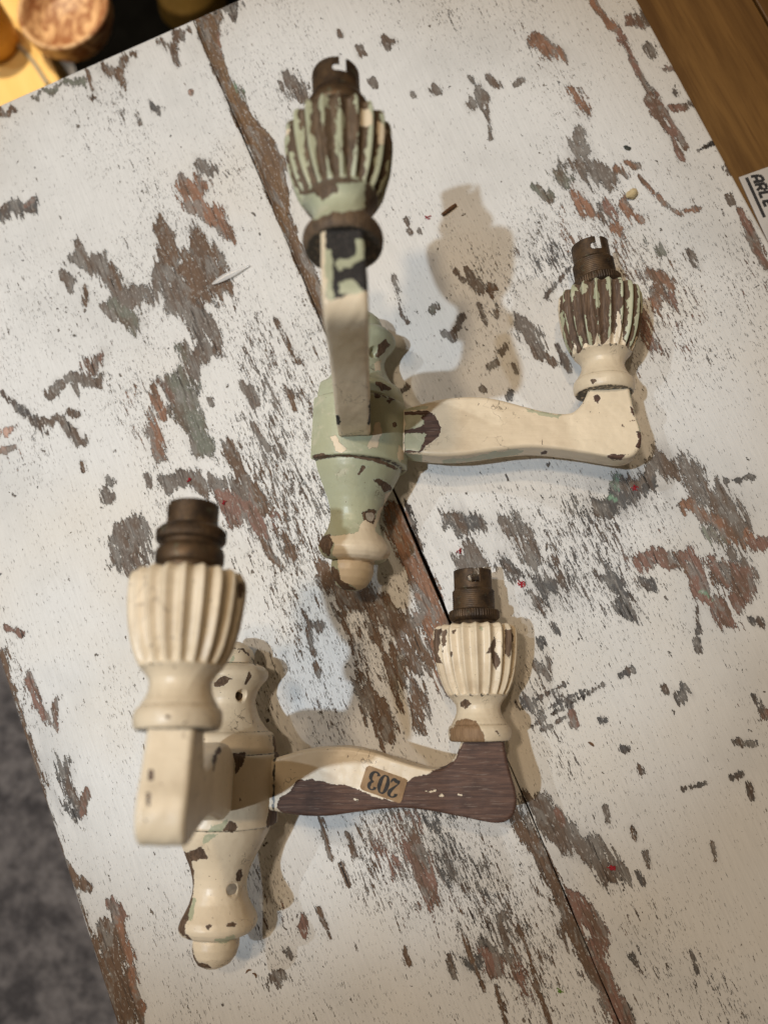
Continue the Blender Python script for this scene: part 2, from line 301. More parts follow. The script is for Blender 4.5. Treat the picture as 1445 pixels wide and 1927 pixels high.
DEBRIS = [
{'k': 'splinter', 'n': 'wood_splinter', 'a': (-1.9, 263.4), 'b': (7.3, 270.3), 'r': 1.25, 'l': 'short brown wood stick lying on the white paint beside the far light', 'c': 'splinter'},
{'k': 'splinter', 'n': 'wood_shaving', 'a': (-117.4, -211.8), 'b': (-114.2, -209.9), 'r': 0.5, 'bow': 0.8, 'l': 'left of two tiny curled brown shavings below the near light', 'c': 'shaving', 'g': 'wood shavings on the table'},
{'k': 'splinter', 'n': 'wood_shaving', 'a': (-113.5, -211.6), 'b': (-111.2, -214.2), 'r': 0.5, 'bow': 0.9, 'l': 'right of two tiny curled brown shavings below the near light', 'c': 'shaving', 'g': 'wood shavings on the table'},
{'k': 'splinter', 'n': 'wood_shaving', 'a': (84.7, -74.3), 'b': (88.0, -76.7), 'r': 0.7, 'bow': 0.3, 'l': 'lone brown shaving right of the near light', 'c': 'shaving', 'g': 'wood shavings on the table'},
{'k': 'blob', 'n': 'crumb', 'a': (121.2, 273.3), 's': (4.2, 2.9, 2.5), 'm': 'crumb', 'rot': 0.6, 'l': 'pale yellow crumb of plaster on the table at upper right', 'c': 'crumb'},
{'k': 'blob', 'n': 'dark_flake', 'a': (119.9, 306.8), 's': (2.6, 1.4, 0.5), 'm': 'leaf', 'rot': -0.5, 'l': 'small dark flake on the table above the yellow crumb', 'c': 'flake'},
{'k': 'sliver', 'n': 'plastic_sliver', 'a': (-156.2, 218.7), 'b': (-130.4, 231.6), 'w': 2.3, 'l': 'clear pointed plastic sliver on the bare patch left of far light', 'c': 'plastic piece'},
{'k': 'tuft', 'n': 'red_fibre_tuft', 'a': (47.2, 18.9), 's': 1.5, 'q': 12, 'l': 'red fibre tuft right of the near fitting on the lying arm', 'c': 'fibre tuft'},
{'k': 'tuft', 'n': 'red_fibre_tuft', 'a': (96.8, -145.2), 's': 1.5, 'q': 12, 'l': 'red fibre tuft at lower right by the bare grey patch', 'c': 'fibre tuft'},
{'k': 'tuft', 'n': 'red_fibre_tuft', 'a': (-166.0, 85.1), 's': 0.8, 'q': 6, 'l': 'tiny red fibre above the near upright fitting', 'c': 'fibre tuft'},
{'k': 'tuft', 'n': 'red_fibre_tuft', 'a': (-142.1, 70.1), 's': 0.8, 'q': 6, 'l': 'tiny red fibre beside the near upright fitting', 'c': 'fibre tuft'},
{'k': 'tuft', 'n': 'red_fibre_tuft', 'a': (-12.1, 262.3), 's': 2.2, 'q': 2, 'l': 'thin red thread left of the brown stick', 'c': 'fibre tuft'},
{'k': 'tuft', 'n': 'red_fibre_tuft', 'a': (117.0, 79.4), 's': 1.2, 'q': 8, 'l': 'red fibre tuft on the dark smear under the far lying arm', 'c': 'fibre tuft'},
{'k': 'tuft', 'n': 'red_fibre_tuft', 'a': (9.5, 39.4), 's': 1.0, 'q': 6, 'l': 'small red fibre just above the near lying fitting', 'c': 'fibre tuft'},
{'k': 'tuft', 'n': 'green_fibre_tuft', 'a': (65.0, -212.9), 's': 0.9, 'q': 6, 'green': 1, 'l': 'tiny green fibre near the bottom of the table', 'c': 'fibre tuft'}]
STICKER = {'o': [95.0, 6.9], 'x': [-0.9433, 0.3319], 'y': [-0.3319, -0.9433], 'w': 24.2, 'h': 13.2}
SIDE = {'t0': 284.8, 'joint': 363.6, 'z': -16}
CARD = {'o': [195.9, 292.4], 'ux': [0.3297, -0.9441], 'uy': [0.9441, 0.3297], 'tx': 2.6, 'ty': 7.2}
BG = {'bowl': (-448.9, 704.8), 'blk': (-469.7, 642.8), 'blk2': (-639.6, 754.4), 'cup': (-552.0, 696.4), 'brass': (-328.7, 792.0), 'dark': (-418.0, 813.5), 'c0': (-551.0, 709.9), 'c1': (-514.1, 680.2), 'c2': (-482.1, 635.5), 'ppm': 1.8315926892950392}
DECALS = {
'back1': [
 ('wood',[-14.9,63.6,13.5],[0.839,-0.0,0.544],[-0.012,1.0,0.018],[[-4.2,-0.4],[1.7,4.0],[7.0,2.8],[1.6,-1.8],[-3.7,-2.1]],14),
 ('wood',[-2.2,66.2,21.8],[0.821,-0.0,0.571],[-0.014,1.0,0.021],[[-2.0,-4.1],[-0.4,0.3],[0.6,3.7],[1.8,1.3],[-0.5,-3.4]],8),
 ('wood',[15.3,10.6,27.7],[0.797,-0.0,0.604],[0.058,0.995,-0.076],[[-2.2,24.2],[1.0,22.5],[2.1,14.6],[2.8,4.8],[2.4,-6.8],[4.8,-24.5],[-3.1,-26.1],[-2.8,-19.7],[-1.3,-10.4],[-0.6,-0.9],[0.0,8.7],[-1.2,18.6]],10),
 ('wood',[-11.9,20.9,29.4],[0.825,-0.0,0.566],[0.043,0.997,-0.063],[[-3.6,5.0],[4.5,5.0],[3.1,-2.0],[-0.5,-6.8],[-1.0,-0.1]],14),
 ('wood',[-13.3,-11.7,28.8],[0.827,-0.0,0.562],[0.084,0.989,-0.124],[[-4.1,-2.6],[-2.6,0.6],[-0.9,3.0],[2.5,1.9],[3.7,-0.4],[1.8,-2.6]],14),
 ('green',[-17.6,-11.0,26.3],[0.834,-0.0,0.552],[0.082,0.989,-0.124],[[-7.3,-3.2],[-4.7,0.1],[-0.1,0.9],[3.5,3.6],[4.5,2.3],[2.4,-0.8],[0.2,-3.1]],14),
 ('green',[-19.0,-17.3,19.2],[0.84,-0.0,0.543],[0.088,0.987,-0.136],[[-3.2,1.2],[5.3,1.7],[3.0,0.2],[-0.2,-1.5],[-3.8,-4.1]],14),
 ('wood',[-18.6,-58.6,5.3],[0.848,-0.0,0.529],[0.125,0.972,-0.2],[[-8.9,31.0],[-3.1,31.1],[1.5,32.9],[4.4,31.6],[5.9,27.1],[1.9,26.9],[-1.8,26.1],[-0.1,18.6],[-0.2,6.5],[-0.8,-0.3],[-3.1,-4.2],[-2.9,-6.9],[-0.6,-9.3],[1.1,-11.3],[2.0,-17.5],[4.1,-21.7],[9.3,-23.5],[13.3,-25.8],[2.8,-24.4],[-1.2,-20.1],[-1.4,-11.1],[-6.8,-6.7],[-7.6,-2.5],[-2.1,4.8],[-1.8,13.4],[-4.0,23.2]],20),
 ('green',[-17.9,-55.5,4.2],[0.848,-0.0,0.529],[0.125,0.972,-0.2],[[-1.8,-4.6],[-1.0,1.5],[0.5,6.6],[1.3,4.0],[1.1,-1.2],[-0.4,-6.1]],10),
 ('wood',[2.2,-38.6,17.2],[0.819,-0.0,0.573],[0.116,0.979,-0.165],[[-2.2,-3.0],[-1.4,0.5],[0.9,3.7],[1.7,0.6],[0.4,-4.0]],8),
 ('wood',[-3.6,-62.0,22.0],[0.822,-0.0,0.569],[0.144,0.968,-0.208],[[-3.3,0.0],[0.0,1.2],[2.9,0.4],[1.3,-1.3],[-2.4,-1.2]],8),
 ('wood',[-15.2,-62.1,16.6],[0.838,-0.0,0.546],[0.138,0.967,-0.212],[[-2.2,0.5],[1.5,0.3],[0.1,-1.0]],8),
 ('green',[-4.1,-69.4,19.4],[0.825,-0.0,0.565],[0.151,0.964,-0.22],[[-6.9,-0.4],[3.4,1.5],[3.7,-0.2],[-3.9,-2.4]],8),
 ('green',[-7.3,76.3,12.0],[0.833,-0.0,0.553],[-0.027,0.999,0.041],[[-2.0,-0.7],[1.6,4.9],[1.0,-0.1],[-1.1,-2.0]],14),
 ('wood',[1.2,79.9,13.0],[0.823,-0.0,0.568],[-0.032,0.998,0.046],[[-8.3,4.0],[-2.0,4.1],[4.8,-2.0],[6.6,-6.8],[3.5,-1.4],[-1.9,2.3]],14),
 ('cream',[0.2,-46.7,15.5],[0.823,-0.0,0.568],[0.123,0.976,-0.179],[[-4.3,2.9],[-1.4,4.3],[2.6,3.0],[3.6,-1.3],[1.1,-5.6],[-2.9,-2.8]],6)],
'arm1u': [
 ('wood',[97.0,20.0,-9.1],[-0.144,0.0,-0.99],[0.02,1.0,-0.003],[[-3.0,-6.2],[-1.2,1.7],[1.3,5.5],[3.3,4.2],[0.1,-0.0],[-1.3,-6.6]],12),
 ('wood',[164.7,11.7,5.1],[-0.219,0.0,-0.976],[-0.002,1.0,0.0],[[-1.0,1.7],[0.5,2.1],[0.8,-1.7],[-0.3,-2.0]],12),
 ('wood',[166.7,3.1,4.5],[-0.218,0.0,-0.976],[-0.029,1.0,0.006],[[-0.9,2.2],[0.4,2.5],[0.8,-2.4],[-0.3,-2.4]],12),
 ('wood',[166.8,-3.5,4.4],[-0.218,0.0,-0.976],[-0.05,0.999,0.011],[[-0.5,0.9],[0.4,0.9],[0.4,-0.9],[-0.3,-0.9]],12)],
'arm1r': [
 ('wood',[106.2,5.1,9.2],[0.994,0.0,-0.107],[-0.011,0.994,-0.105],[[-71.5,-9.5],[-69.4,-4.1],[-62.4,0.8],[-59.7,4.8],[-52.6,5.2],[-42.9,3.5],[-39.6,2.4],[-31.0,1.8],[-24.7,-0.8],[-17.3,-4.4],[-3.6,-7.5],[-0.3,0.3],[4.0,4.2],[8.3,6.1],[13.6,7.0],[17.8,8.9],[23.3,11.8],[28.0,13.7],[30.8,18.6],[33.8,24.1],[60.2,23.9],[61.7,15.2],[65.0,4.2],[65.3,-5.7],[61.5,-14.3],[54.8,-20.9],[46.6,-20.8],[38.5,-18.7],[23.2,-14.7],[2.5,-12.9],[-13.1,-13.6],[-28.7,-15.8],[-49.5,-16.9],[-65.2,-15.2]],22),
 ('cream',[121.9,3.1,9.2],[0.997,0.0,-0.072],[-0.008,0.994,-0.107],[[-3.9,0.3],[1.9,1.0],[3.4,-0.3],[-1.3,-0.9]],6),
 ('cream',[126.1,0.8,9.1],[0.998,0.0,-0.062],[-0.007,0.994,-0.113],[[-1.9,0.5],[1.2,1.0],[1.7,-0.5],[-0.9,-1.0]],6),
 ('cream',[137.5,1.2,9.3],[0.999,0.0,-0.036],[-0.004,0.994,-0.112],[[-1.9,0.1],[0.7,0.2],[0.4,-0.5]],6),
 ('cream',[79.5,-1.1,9.3],[0.986,0.0,-0.168],[-0.019,0.993,-0.114],[[-1.8,0.9],[1.8,0.4],[1.3,-0.9],[-1.3,-0.3]],6),
 ('cream',[68.2,3.2,9.2],[0.981,0.0,-0.193],[-0.02,0.994,-0.104],[[-2.4,0.4],[0.8,0.1],[0.5,-0.9]],6)],
'cup1r': [
 ('wood',[127.2,81.9,9.0],[0.998,0.0,-0.059],[0.006,0.995,0.097],[[-1.7,9.0],[2.4,8.8],[1.5,1.6],[0.0,-4.9],[1.7,-10.5],[-1.8,-10.0],[-2.5,0.6]],14),
 ('wood',[130.9,83.2,15.4],[0.999,0.0,-0.051],[0.005,0.994,0.105],[[-0.7,5.1],[2.2,7.0],[1.5,-0.5],[-0.4,-7.0],[-1.1,-1.5]],14),
 ('wood',[137.4,88.0,20.0],[0.999,0.0,-0.037],[0.004,0.993,0.115],[[-1.6,0.1],[1.4,1.8],[0.0,-2.1]],14),
 ('wood',[159.0,76.0,19.0],[1.0,-0.0,0.014],[-0.001,0.996,0.089],[[-3.8,-0.5],[-0.9,6.5],[0.6,10.7],[1.6,6.7],[0.7,1.5],[3.1,-5.3],[0.1,-9.7],[-1.1,-5.2],[-1.5,-0.5]],14),
 ('wood',[167.5,82.5,14.0],[0.999,-0.0,0.034],[-0.003,0.995,0.1],[[-1.9,6.1],[2.1,6.7],[2.3,0.5],[-0.0,-9.8],[-2.2,-6.8]],14),
 ('wood',[135.2,75.1,19.5],[0.999,0.0,-0.042],[0.004,0.996,0.085],[[-0.6,1.4],[0.4,1.6],[0.6,-1.5],[-0.4,-1.5]],8),
 ('wood',[141.7,48.7,10.6],[1.0,0.0,-0.027],[0.001,1.0,0.023],[[-3.1,1.9],[0.3,2.7],[3.6,-0.1],[0.7,-2.3],[-2.9,-1.2]],8),
 ('tan',[142.1,35.0,14.8],[1.0,0.0,-0.026],[-0.0,1.0,-0.009],[[-10.3,-7.5],[-9.2,0.0],[-5.3,4.6],[0.1,6.2],[5.3,4.6],[8.3,-0.2],[9.6,-7.6]],14),
 ('wood',[158.7,33.6,14.7],[1.0,-0.0,0.013],[0.0,1.0,-0.013],[[-0.9,0.4],[0.0,0.6],[0.9,-1.6]],8),
 ('green',[153.1,89.0,21.7],[1.0,0.0,-0.0],[0.0,0.993,0.118],[[-1.8,0.5],[0.8,0.5],[0.2,-1.6]],8)],
'cup1u': [
 ('wood',[154.3,85.8,-23.4],[-0.124,0.0,-0.992],[0.241,0.97,-0.03],[[-1.7,2.5],[0.1,3.2],[1.4,0.2],[0.7,-4.3],[-1.1,-4.4]],14),
 ('green',[137.0,28.5,6.3],[-0.202,0.0,-0.979],[0.062,0.998,-0.013],[[-1.0,0.3],[1.9,0.0],[1.4,-0.8],[-0.4,-0.7]],6),
 ('wood',[166.4,32.7,0.8],[-0.206,0.0,-0.979],[0.082,0.996,-0.017],[[-1.1,0.3],[0.8,0.1],[0.1,-0.6]],6)],
'back2': [
 ('cream',[-3.4,-61.0,16.7],[0.806,-0.0,0.593],[-0.104,0.984,0.142],[[-19.4,1.8],[-11.2,3.4],[-3.1,5.3],[-2.7,8.6],[0.3,11.9],[6.1,9.1],[7.0,15.5],[11.1,22.4],[11.8,28.5],[17.4,30.6],[17.7,23.8],[13.4,18.0],[7.7,11.4],[6.4,5.9],[10.6,3.0],[17.3,-4.0],[14.0,-10.3],[6.6,-11.2],[8.1,-18.8],[5.3,-26.0],[-1.3,-29.3],[-7.1,-25.3],[-12.4,-22.8],[-12.9,-18.5],[-14.7,-15.5],[-14.3,-10.5],[-17.9,-9.6],[-16.8,-2.2]],26),
 ('wood',[-21.0,-66.2,6.9],[0.835,-0.0,0.551],[-0.092,0.986,0.14],[[-6.9,5.2],[0.6,7.8],[3.2,2.6],[1.6,-1.6],[1.5,-5.7],[-2.9,-2.8]],20),
 ('wood',[-10.8,-82.4,5.4],[0.824,-0.0,0.567],[-0.072,0.992,0.104],[[-7.7,6.2],[-3.7,7.1],[-1.4,4.4],[-0.0,0.1],[5.6,-3.4],[10.5,-6.3],[2.6,-6.7],[-3.8,-1.4]],20),
 ('wood',[5.3,-26.9,22.1],[0.792,-0.0,0.61],[-0.153,0.968,0.199],[[-6.2,2.9],[-1.9,3.8],[4.2,-0.4],[5.8,-2.5],[0.4,-5.0],[-1.5,-1.1]],14),
 ('wood',[-16.7,-16.0,22.1],[0.814,-0.0,0.581],[-0.163,0.96,0.227],[[-24.8,0.7],[-18.9,2.8],[-16.8,3.0],[-16.2,1.7],[-1.3,2.6],[14.2,1.0],[26.5,-3.9],[32.2,-8.2],[30.6,-10.8],[26.6,-6.0],[13.2,-0.8],[-6.4,1.2],[-22.2,-1.1]],16),
 ('cream',[-25.8,-8.7,18.4],[0.83,-0.0,0.557],[-0.167,0.954,0.249],[[-4.1,4.3],[-0.9,5.7],[1.5,1.0],[5.3,-1.9],[3.2,-4.7],[-0.6,-3.9],[-1.8,-0.2]],14),
 ('cream',[-8.8,-2.5,30.6],[0.801,-0.0,0.599],[-0.188,0.95,0.251],[[-0.1,8.4],[3.6,9.2],[4.2,2.2],[1.6,-6.3],[-2.8,-7.0],[-4.4,-5.3],[-0.8,-0.0]],8),
 ('cream',[11.6,-9.2,29.6],[0.778,-0.0,0.628],[-0.183,0.957,0.226],[[-1.2,5.5],[2.4,2.8],[2.1,-2.7],[-0.2,-4.4],[-1.8,0.5]],10),
 ('wood',[-3.1,30.4,28.3],[0.796,-0.0,0.606],[-0.227,0.927,0.299],[[-3.3,2.9],[3.3,1.3],[5.8,-1.7],[0.3,-2.9],[-3.7,0.6]],10),
 ('wood',[4.6,60.0,16.7],[0.797,-0.0,0.603],[-0.253,0.908,0.334],[[-3.2,-4.4],[-2.1,2.7],[2.4,6.1],[5.3,3.0],[1.8,-1.5],[-2.1,-6.5]],10),
 ('cream',[2.2,48.4,16.9],[0.8,-0.0,0.6],[-0.239,0.917,0.32],[[-2.2,1.7],[2.0,4.1],[1.7,-2.6],[-1.5,-3.1]],8),
 ('wood',[0.4,20.6,31.6],[0.79,-0.0,0.613],[-0.219,0.934,0.282],[[-2.3,0.7],[1.2,1.5],[0.3,-2.1]],6),
 ('wood',[-3.9,22.7,31.0],[0.794,-0.0,0.608],[-0.22,0.932,0.287],[[-5.1,1.9],[-0.7,1.2],[8.0,-1.4],[8.1,-2.2],[-0.6,-0.0],[-4.9,-1.2]],6),
 ('wood',[5.1,8.0,31.2],[0.784,-0.0,0.62],[-0.204,0.944,0.258],[[-1.6,0.7],[0.5,1.5],[1.6,-0.8],[-0.5,-1.4]],6),
 ('wood',[-10.9,-20.6,24.0],[0.809,-0.0,0.588],[-0.159,0.963,0.219],[[-0.7,1.7],[4.4,1.1],[1.9,-0.0],[-2.6,-3.5],[-1.7,-1.2]],5),
 ('wood',[1.0,-48.1,15.7],[0.802,-0.0,0.597],[-0.122,0.979,0.165],[[-3.9,4.0],[-0.4,6.8],[3.9,5.4],[3.1,-2.0],[1.6,-5.2],[-0.4,-5.2],[-3.2,-0.1]],6)],
'arm2r': [
 ('wood',[44.4,3.4,9.2],[0.996,0.0,-0.087],[0.028,0.948,0.318],[[-13.2,13.8],[0.5,14.8],[5.3,10.9],[8.5,4.1],[7.4,-0.6],[2.9,-4.5],[-0.7,-6.9],[-4.1,-10.5],[-13.0,-10.6]],8),
 ('green',[38.9,11.9,9.1],[0.995,0.0,-0.101],[0.034,0.943,0.332],[[-7.7,3.8],[3.7,4.2],[2.0,2.9],[3.9,0.3],[2.6,-2.8],[-4.8,-5.1],[-7.6,-4.9]],8),
 ('green',[39.8,-0.4,9.2],[0.995,0.0,-0.099],[0.031,0.951,0.308],[[-8.4,4.5],[2.9,5.1],[4.8,3.9],[2.1,-2.0],[0.2,-5.9],[-8.3,-5.7]],8),
 ('green',[40.3,20.0,9.2],[0.995,0.0,-0.1],[0.035,0.937,0.348],[[-9.1,0.5],[5.1,1.7],[4.8,-0.3],[-9.1,-1.5]],12),
 ('green',[37.3,-7.9,2.7],[0.995,0.0,-0.104],[0.03,0.958,0.287],[[-6.5,2.3],[3.7,1.5],[3.9,-2.7],[-6.5,-3.4]],12),
 ('green',[79.8,-7.6,0.6],[1.0,0.0,-0.005],[0.001,0.957,0.289],[[-27.3,-1.8],[-10.3,-1.0],[1.0,1.5],[16.5,3.3],[21.3,2.4],[19.1,0.6],[3.3,-1.4],[-10.5,-3.4],[-26.6,-3.7]],10),
 ('green',[112.0,14.7,9.2],[0.997,-0.0,0.075],[-0.025,0.94,0.339],[[-10.0,3.7],[-0.0,0.7],[10.3,-1.5],[8.8,-3.5],[-0.1,-1.3],[-8.7,1.9]],10),
 ('wood',[113.0,-6.2,-0.1],[0.997,-0.0,0.075],[-0.022,0.956,0.291],[[-2.4,-1.3],[-0.4,1.7],[2.0,0.9],[0.7,-1.3]],10),
 ('wood',[95.3,-6.0,3.3],[0.999,-0.0,0.034],[-0.01,0.955,0.295],[[-2.2,0.2],[1.1,0.8],[2.2,-0.1],[-1.1,-0.8]],10),
 ('wood',[151.4,-12.2,8.8],[0.986,-0.0,0.167],[-0.047,0.96,0.278],[[-4.0,0.7],[-0.6,1.7],[5.9,0.5],[3.4,-2.3],[-1.8,-1.9]],10),
 ('green',[163.5,15.0,8.8],[0.98,-0.0,0.197],[-0.066,0.943,0.327],[[-2.2,10.6],[0.5,10.2],[2.7,-1.5],[5.5,-12.7],[2.6,-12.5],[-0.1,-0.1]],12),
 ('wood',[162.4,14.7,9.3],[0.982,-0.0,0.191],[-0.064,0.942,0.329],[[-1.0,2.9],[0.8,1.6],[1.2,-3.8],[-0.6,-0.4]],10),
 ('wood',[165.2,-2.8,9.2],[0.98,-0.0,0.199],[-0.06,0.954,0.294],[[-0.8,4.7],[3.0,5.4],[3.6,-2.3],[0.4,-5.5],[-1.6,-4.0],[-0.1,0.2]],12),
 ('wood',[143.3,23.2,9.2],[0.989,-0.0,0.147],[-0.052,0.935,0.35],[[-2.2,1.1],[0.5,2.2],[2.2,0.1],[0.3,-3.0],[-1.8,-1.9]],8)],
'cup2r': [
 ('wood',[149.3,60.6,17.0],[0.987,-0.0,0.163],[-0.067,0.912,0.406],[[-26.4,19.3],[-26.5,10.6],[-25.1,-2.7],[-20.9,-14.9],[-18.7,-1.9],[-17.1,-11.6],[-12.7,-5.0],[-7.9,-6.8],[-5.0,2.0],[-3.7,-7.3],[-1.5,-6.0],[3.4,-0.6],[4.2,-5.0],[6.5,11.4],[8.2,8.5],[9.2,-4.6],[11.2,-10.3],[12.8,-10.0],[17.0,-4.5],[14.8,-11.6],[20.0,-7.9],[23.1,4.5],[23.6,17.1],[16.4,29.6],[5.2,33.2],[-11.6,33.4],[-26.0,26.8]],40),
 ('wood',[140.9,31.6,15.6],[0.989,-0.0,0.145],[-0.051,0.937,0.346],[[-1.4,0.6],[0.7,1.3],[1.2,-0.5],[-0.5,-1.4]],6),
 ('green',[135.5,28.5,-2.7],[0.992,-0.0,0.124],[-0.041,0.944,0.326],[[-3.9,-0.8],[0.6,0.6],[-0.1,-2.8],[-2.9,-3.1]],8)],
'cup2u': [
 ('green',[159.5,48.8,7.2],[-0.039,0.0,-0.999],[0.649,0.76,-0.025],[[-14.0,4.7],[-11.7,1.5],[-8.4,0.5],[-4.2,1.1],[-2.3,-0.5],[-0.8,-2.5],[1.8,-0.2],[5.8,1.6],[5.5,4.7],[11.0,5.1],[18.1,5.8],[17.5,-5.4],[10.3,-5.8],[2.9,-6.4],[-4.6,-9.6],[-8.9,-5.3],[-12.8,-0.4]],24),
 ('cream',[167.6,81.8,-12.8],[0.037,0.0,-0.999],[0.711,0.703,0.026],[[-2.8,3.2],[1.0,3.6],[2.4,1.5],[2.7,-2.1],[-0.1,-3.9],[-3.2,-2.8]],14),
 ('cream',[162.1,79.1,-19.5],[0.06,0.0,-0.998],[0.698,0.714,0.042],[[-1.9,4.4],[0.3,3.7],[1.8,-0.2],[0.8,-4.9],[-2.5,-4.1]],14),
 ('cream',[158.4,84.4,21.9],[-0.098,0.0,-0.995],[0.697,0.713,-0.068],[[-2.2,-0.0],[0.5,1.2],[0.7,-0.4],[-1.8,-1.9]],14)],
'arm2u': [
 ('wood',[166.4,-0.6,-0.0],[-0.007,0.0,-1.0],[0.591,0.807,-0.004],[[-6.7,22.1],[11.5,21.5],[10.3,-3.7],[5.5,-2.4],[-3.6,-5.9],[-7.5,-5.4]],24),
 ('green',[164.4,12.7,-3.0],[-0.002,0.0,-1.0],[0.605,0.796,-0.001],[[-5.9,-0.0],[-0.5,-0.2],[2.6,2.4],[2.5,7.4],[6.3,7.1],[5.5,-0.5],[0.1,-2.8],[-5.0,-4.3],[-6.5,-2.8]],16),
 ('green',[166.9,-2.8,-2.7],[-0.003,0.0,-1.0],[0.576,0.818,-0.002],[[-5.1,2.0],[0.1,3.2],[3.7,-0.0],[5.3,-2.3],[-4.9,-2.4]],16),
 ('green',[165.8,5.0,6.0],[-0.037,0.0,-0.999],[0.591,0.807,-0.022],[[-1.5,11.2],[1.4,11.2],[1.6,-1.5],[1.3,-10.3],[-1.2,-10.2],[-1.8,2.7]],10),
 ('wood',[63.2,-7.5,-8.8],[0.019,0.0,-1.0],[0.448,0.894,0.008],[[0.9,19.6],[4.5,21.6],[3.9,10.5],[2.5,-0.7],[-0.8,-13.3],[-1.6,-11.7],[0.1,4.2]],12),
 ('wood',[59.2,-9.6,7.9],[-0.033,0.0,-0.999],[0.429,0.903,-0.014],[[-1.8,3.1],[0.9,1.9],[0.7,-3.1],[-1.8,-2.0]],10)]}


# ------------------------------------------------------------------ helpers
def tag(o, label=None, cat=None, group=None, kind=None):
    if label: o['label'] = label
    if cat: o['category'] = cat
    if group: o['group'] = group
    if kind: o['kind'] = kind
    return o

def empty(name, M=None):
    o = bpy.data.objects.new(name, None); o.empty_display_size = 0.02; C.objects.link(o)
    if M is not None: o.matrix_world = M
    return o

def mesh_obj(name, verts, faces, mat, parent=None, M=None, smooth=True, attrs=None, cols=None):
    me = bpy.data.meshes.new(name)
    v = np.asarray(verts, dtype=np.float64)*U
    f = faces
    if isinstance(f, np.ndarray) and f.ndim == 2:
        n, k = f.shape
        me.vertices.add(len(v)); me.vertices.foreach_set('co', v.astype(np.float32).ravel())
        me.loops.add(n*k); me.loops.foreach_set('vertex_index', f.astype(np.int32).ravel())
        me.polygons.add(n); me.polygons.foreach_set('loop_start', np.arange(0, n*k, k, dtype=np.int32))
        me.update(calc_edges=True)
    else:
        me.from_pydata([tuple(a) for a in v], [], [tuple(int(i) for i in a) for a in f])
    me.validate()
    if smooth: me.polygons.foreach_set('use_smooth', np.ones(len(me.polygons), dtype=bool))
    for k, a in (attrs or {}).items():
        at = me.attributes.new(k, 'FLOAT', 'POINT'); at.data.foreach_set('value', np.asarray(a, dtype=np.float32))
    for k, a in (cols or {}).items():
        at = me.attributes.new(k, 'FLOAT_COLOR', 'POINT'); at.data.foreach_set('color', np.asarray(a, dtype=np.float32).ravel())
    me.update()
    if mat: me.materials.append(mat)
    o = bpy.data.objects.new(name, me); C.objects.link(o)
    if parent: o.parent = parent
    if M is not None: o.matrix_local = M
    return o

def grid_faces(nu, nv, close_u=False, close_v=False):
    iu = np.arange(nu if close_u else nu-1); iv = np.arange(nv if close_v else nv-1)
    a, b = np.meshgrid(iu, iv, indexing='ij'); a = a.ravel(); b = b.ravel()
    a2 = (a+1) % nu; b2 = (b+1) % nv
    return np.stack([a*nv+b, a2*nv+b, a2*nv+b2, a*nv+b2], 1)

def resample(pts, n):
    p = np.asarray(pts, float); d = np.r_[0, np.cumsum(np.hypot(*np.diff(p, axis=0).T))]
    t = np.linspace(0, d[-1], n); return np.stack([np.interp(t, d, p[:, k]) for k in range(p.shape[1])], 1)

def catmull(pts, n, closed=False):
    p = np.asarray(pts, float)
    q = np.vstack([2*p[0]-p[1], p, 2*p[-1]-p[-2]])
    out = []
    for i in range(1, len(q)-2):
        t = np.linspace(0, 1, 24, endpoint=False)[:, None]
        a, b, c, d = q[i-1], q[i], q[i+1], q[i+2]
        out.append(.5*((2*b)+(-a+c)*t+(2*a-5*b+4*c-d)*t**2+(-a+3*b-3*c+d)*t**3))
    out.append(p[-1:]); return resample(np.vstack(out), n)

def hash2(i, j, s):
    h = (i.astype(np.int64)*374761393 + j.astype(np.int64)*668265263 + s*2147483647) & 0xFFFFFFFF
    h = ((h ^ (h >> 13))*1274126177) & 0xFFFFFFFF
    return ((h ^ (h >> 16)) & 0xFFFF)/65535.0
def vnoise(x, y, s=0):
    i = np.floor(x).astype(np.int64); j = np.floor(y).astype(np.int64); f = x-i; g = y-j
    f = f*f*f*(f*(f*6-15)+10); g = g*g*g*(g*(g*6-15)+10)
    a = hash2(i, j, s)*(1-f)+hash2(i+1, j, s)*f; b = hash2(i, j+1, s)*(1-f)+hash2(i+1, j+1, s)*f
    return a*(1-g)+b*g
def fbm(x, y, o=4, s=0):
    r = 0; a = 1; t = 0
    for k in range(o): r = r+a*(vnoise(x*2**k+k*17.3, y*2**k+k*9.1, s+k)-.5); t += a; a *= .55
    return r/t*2

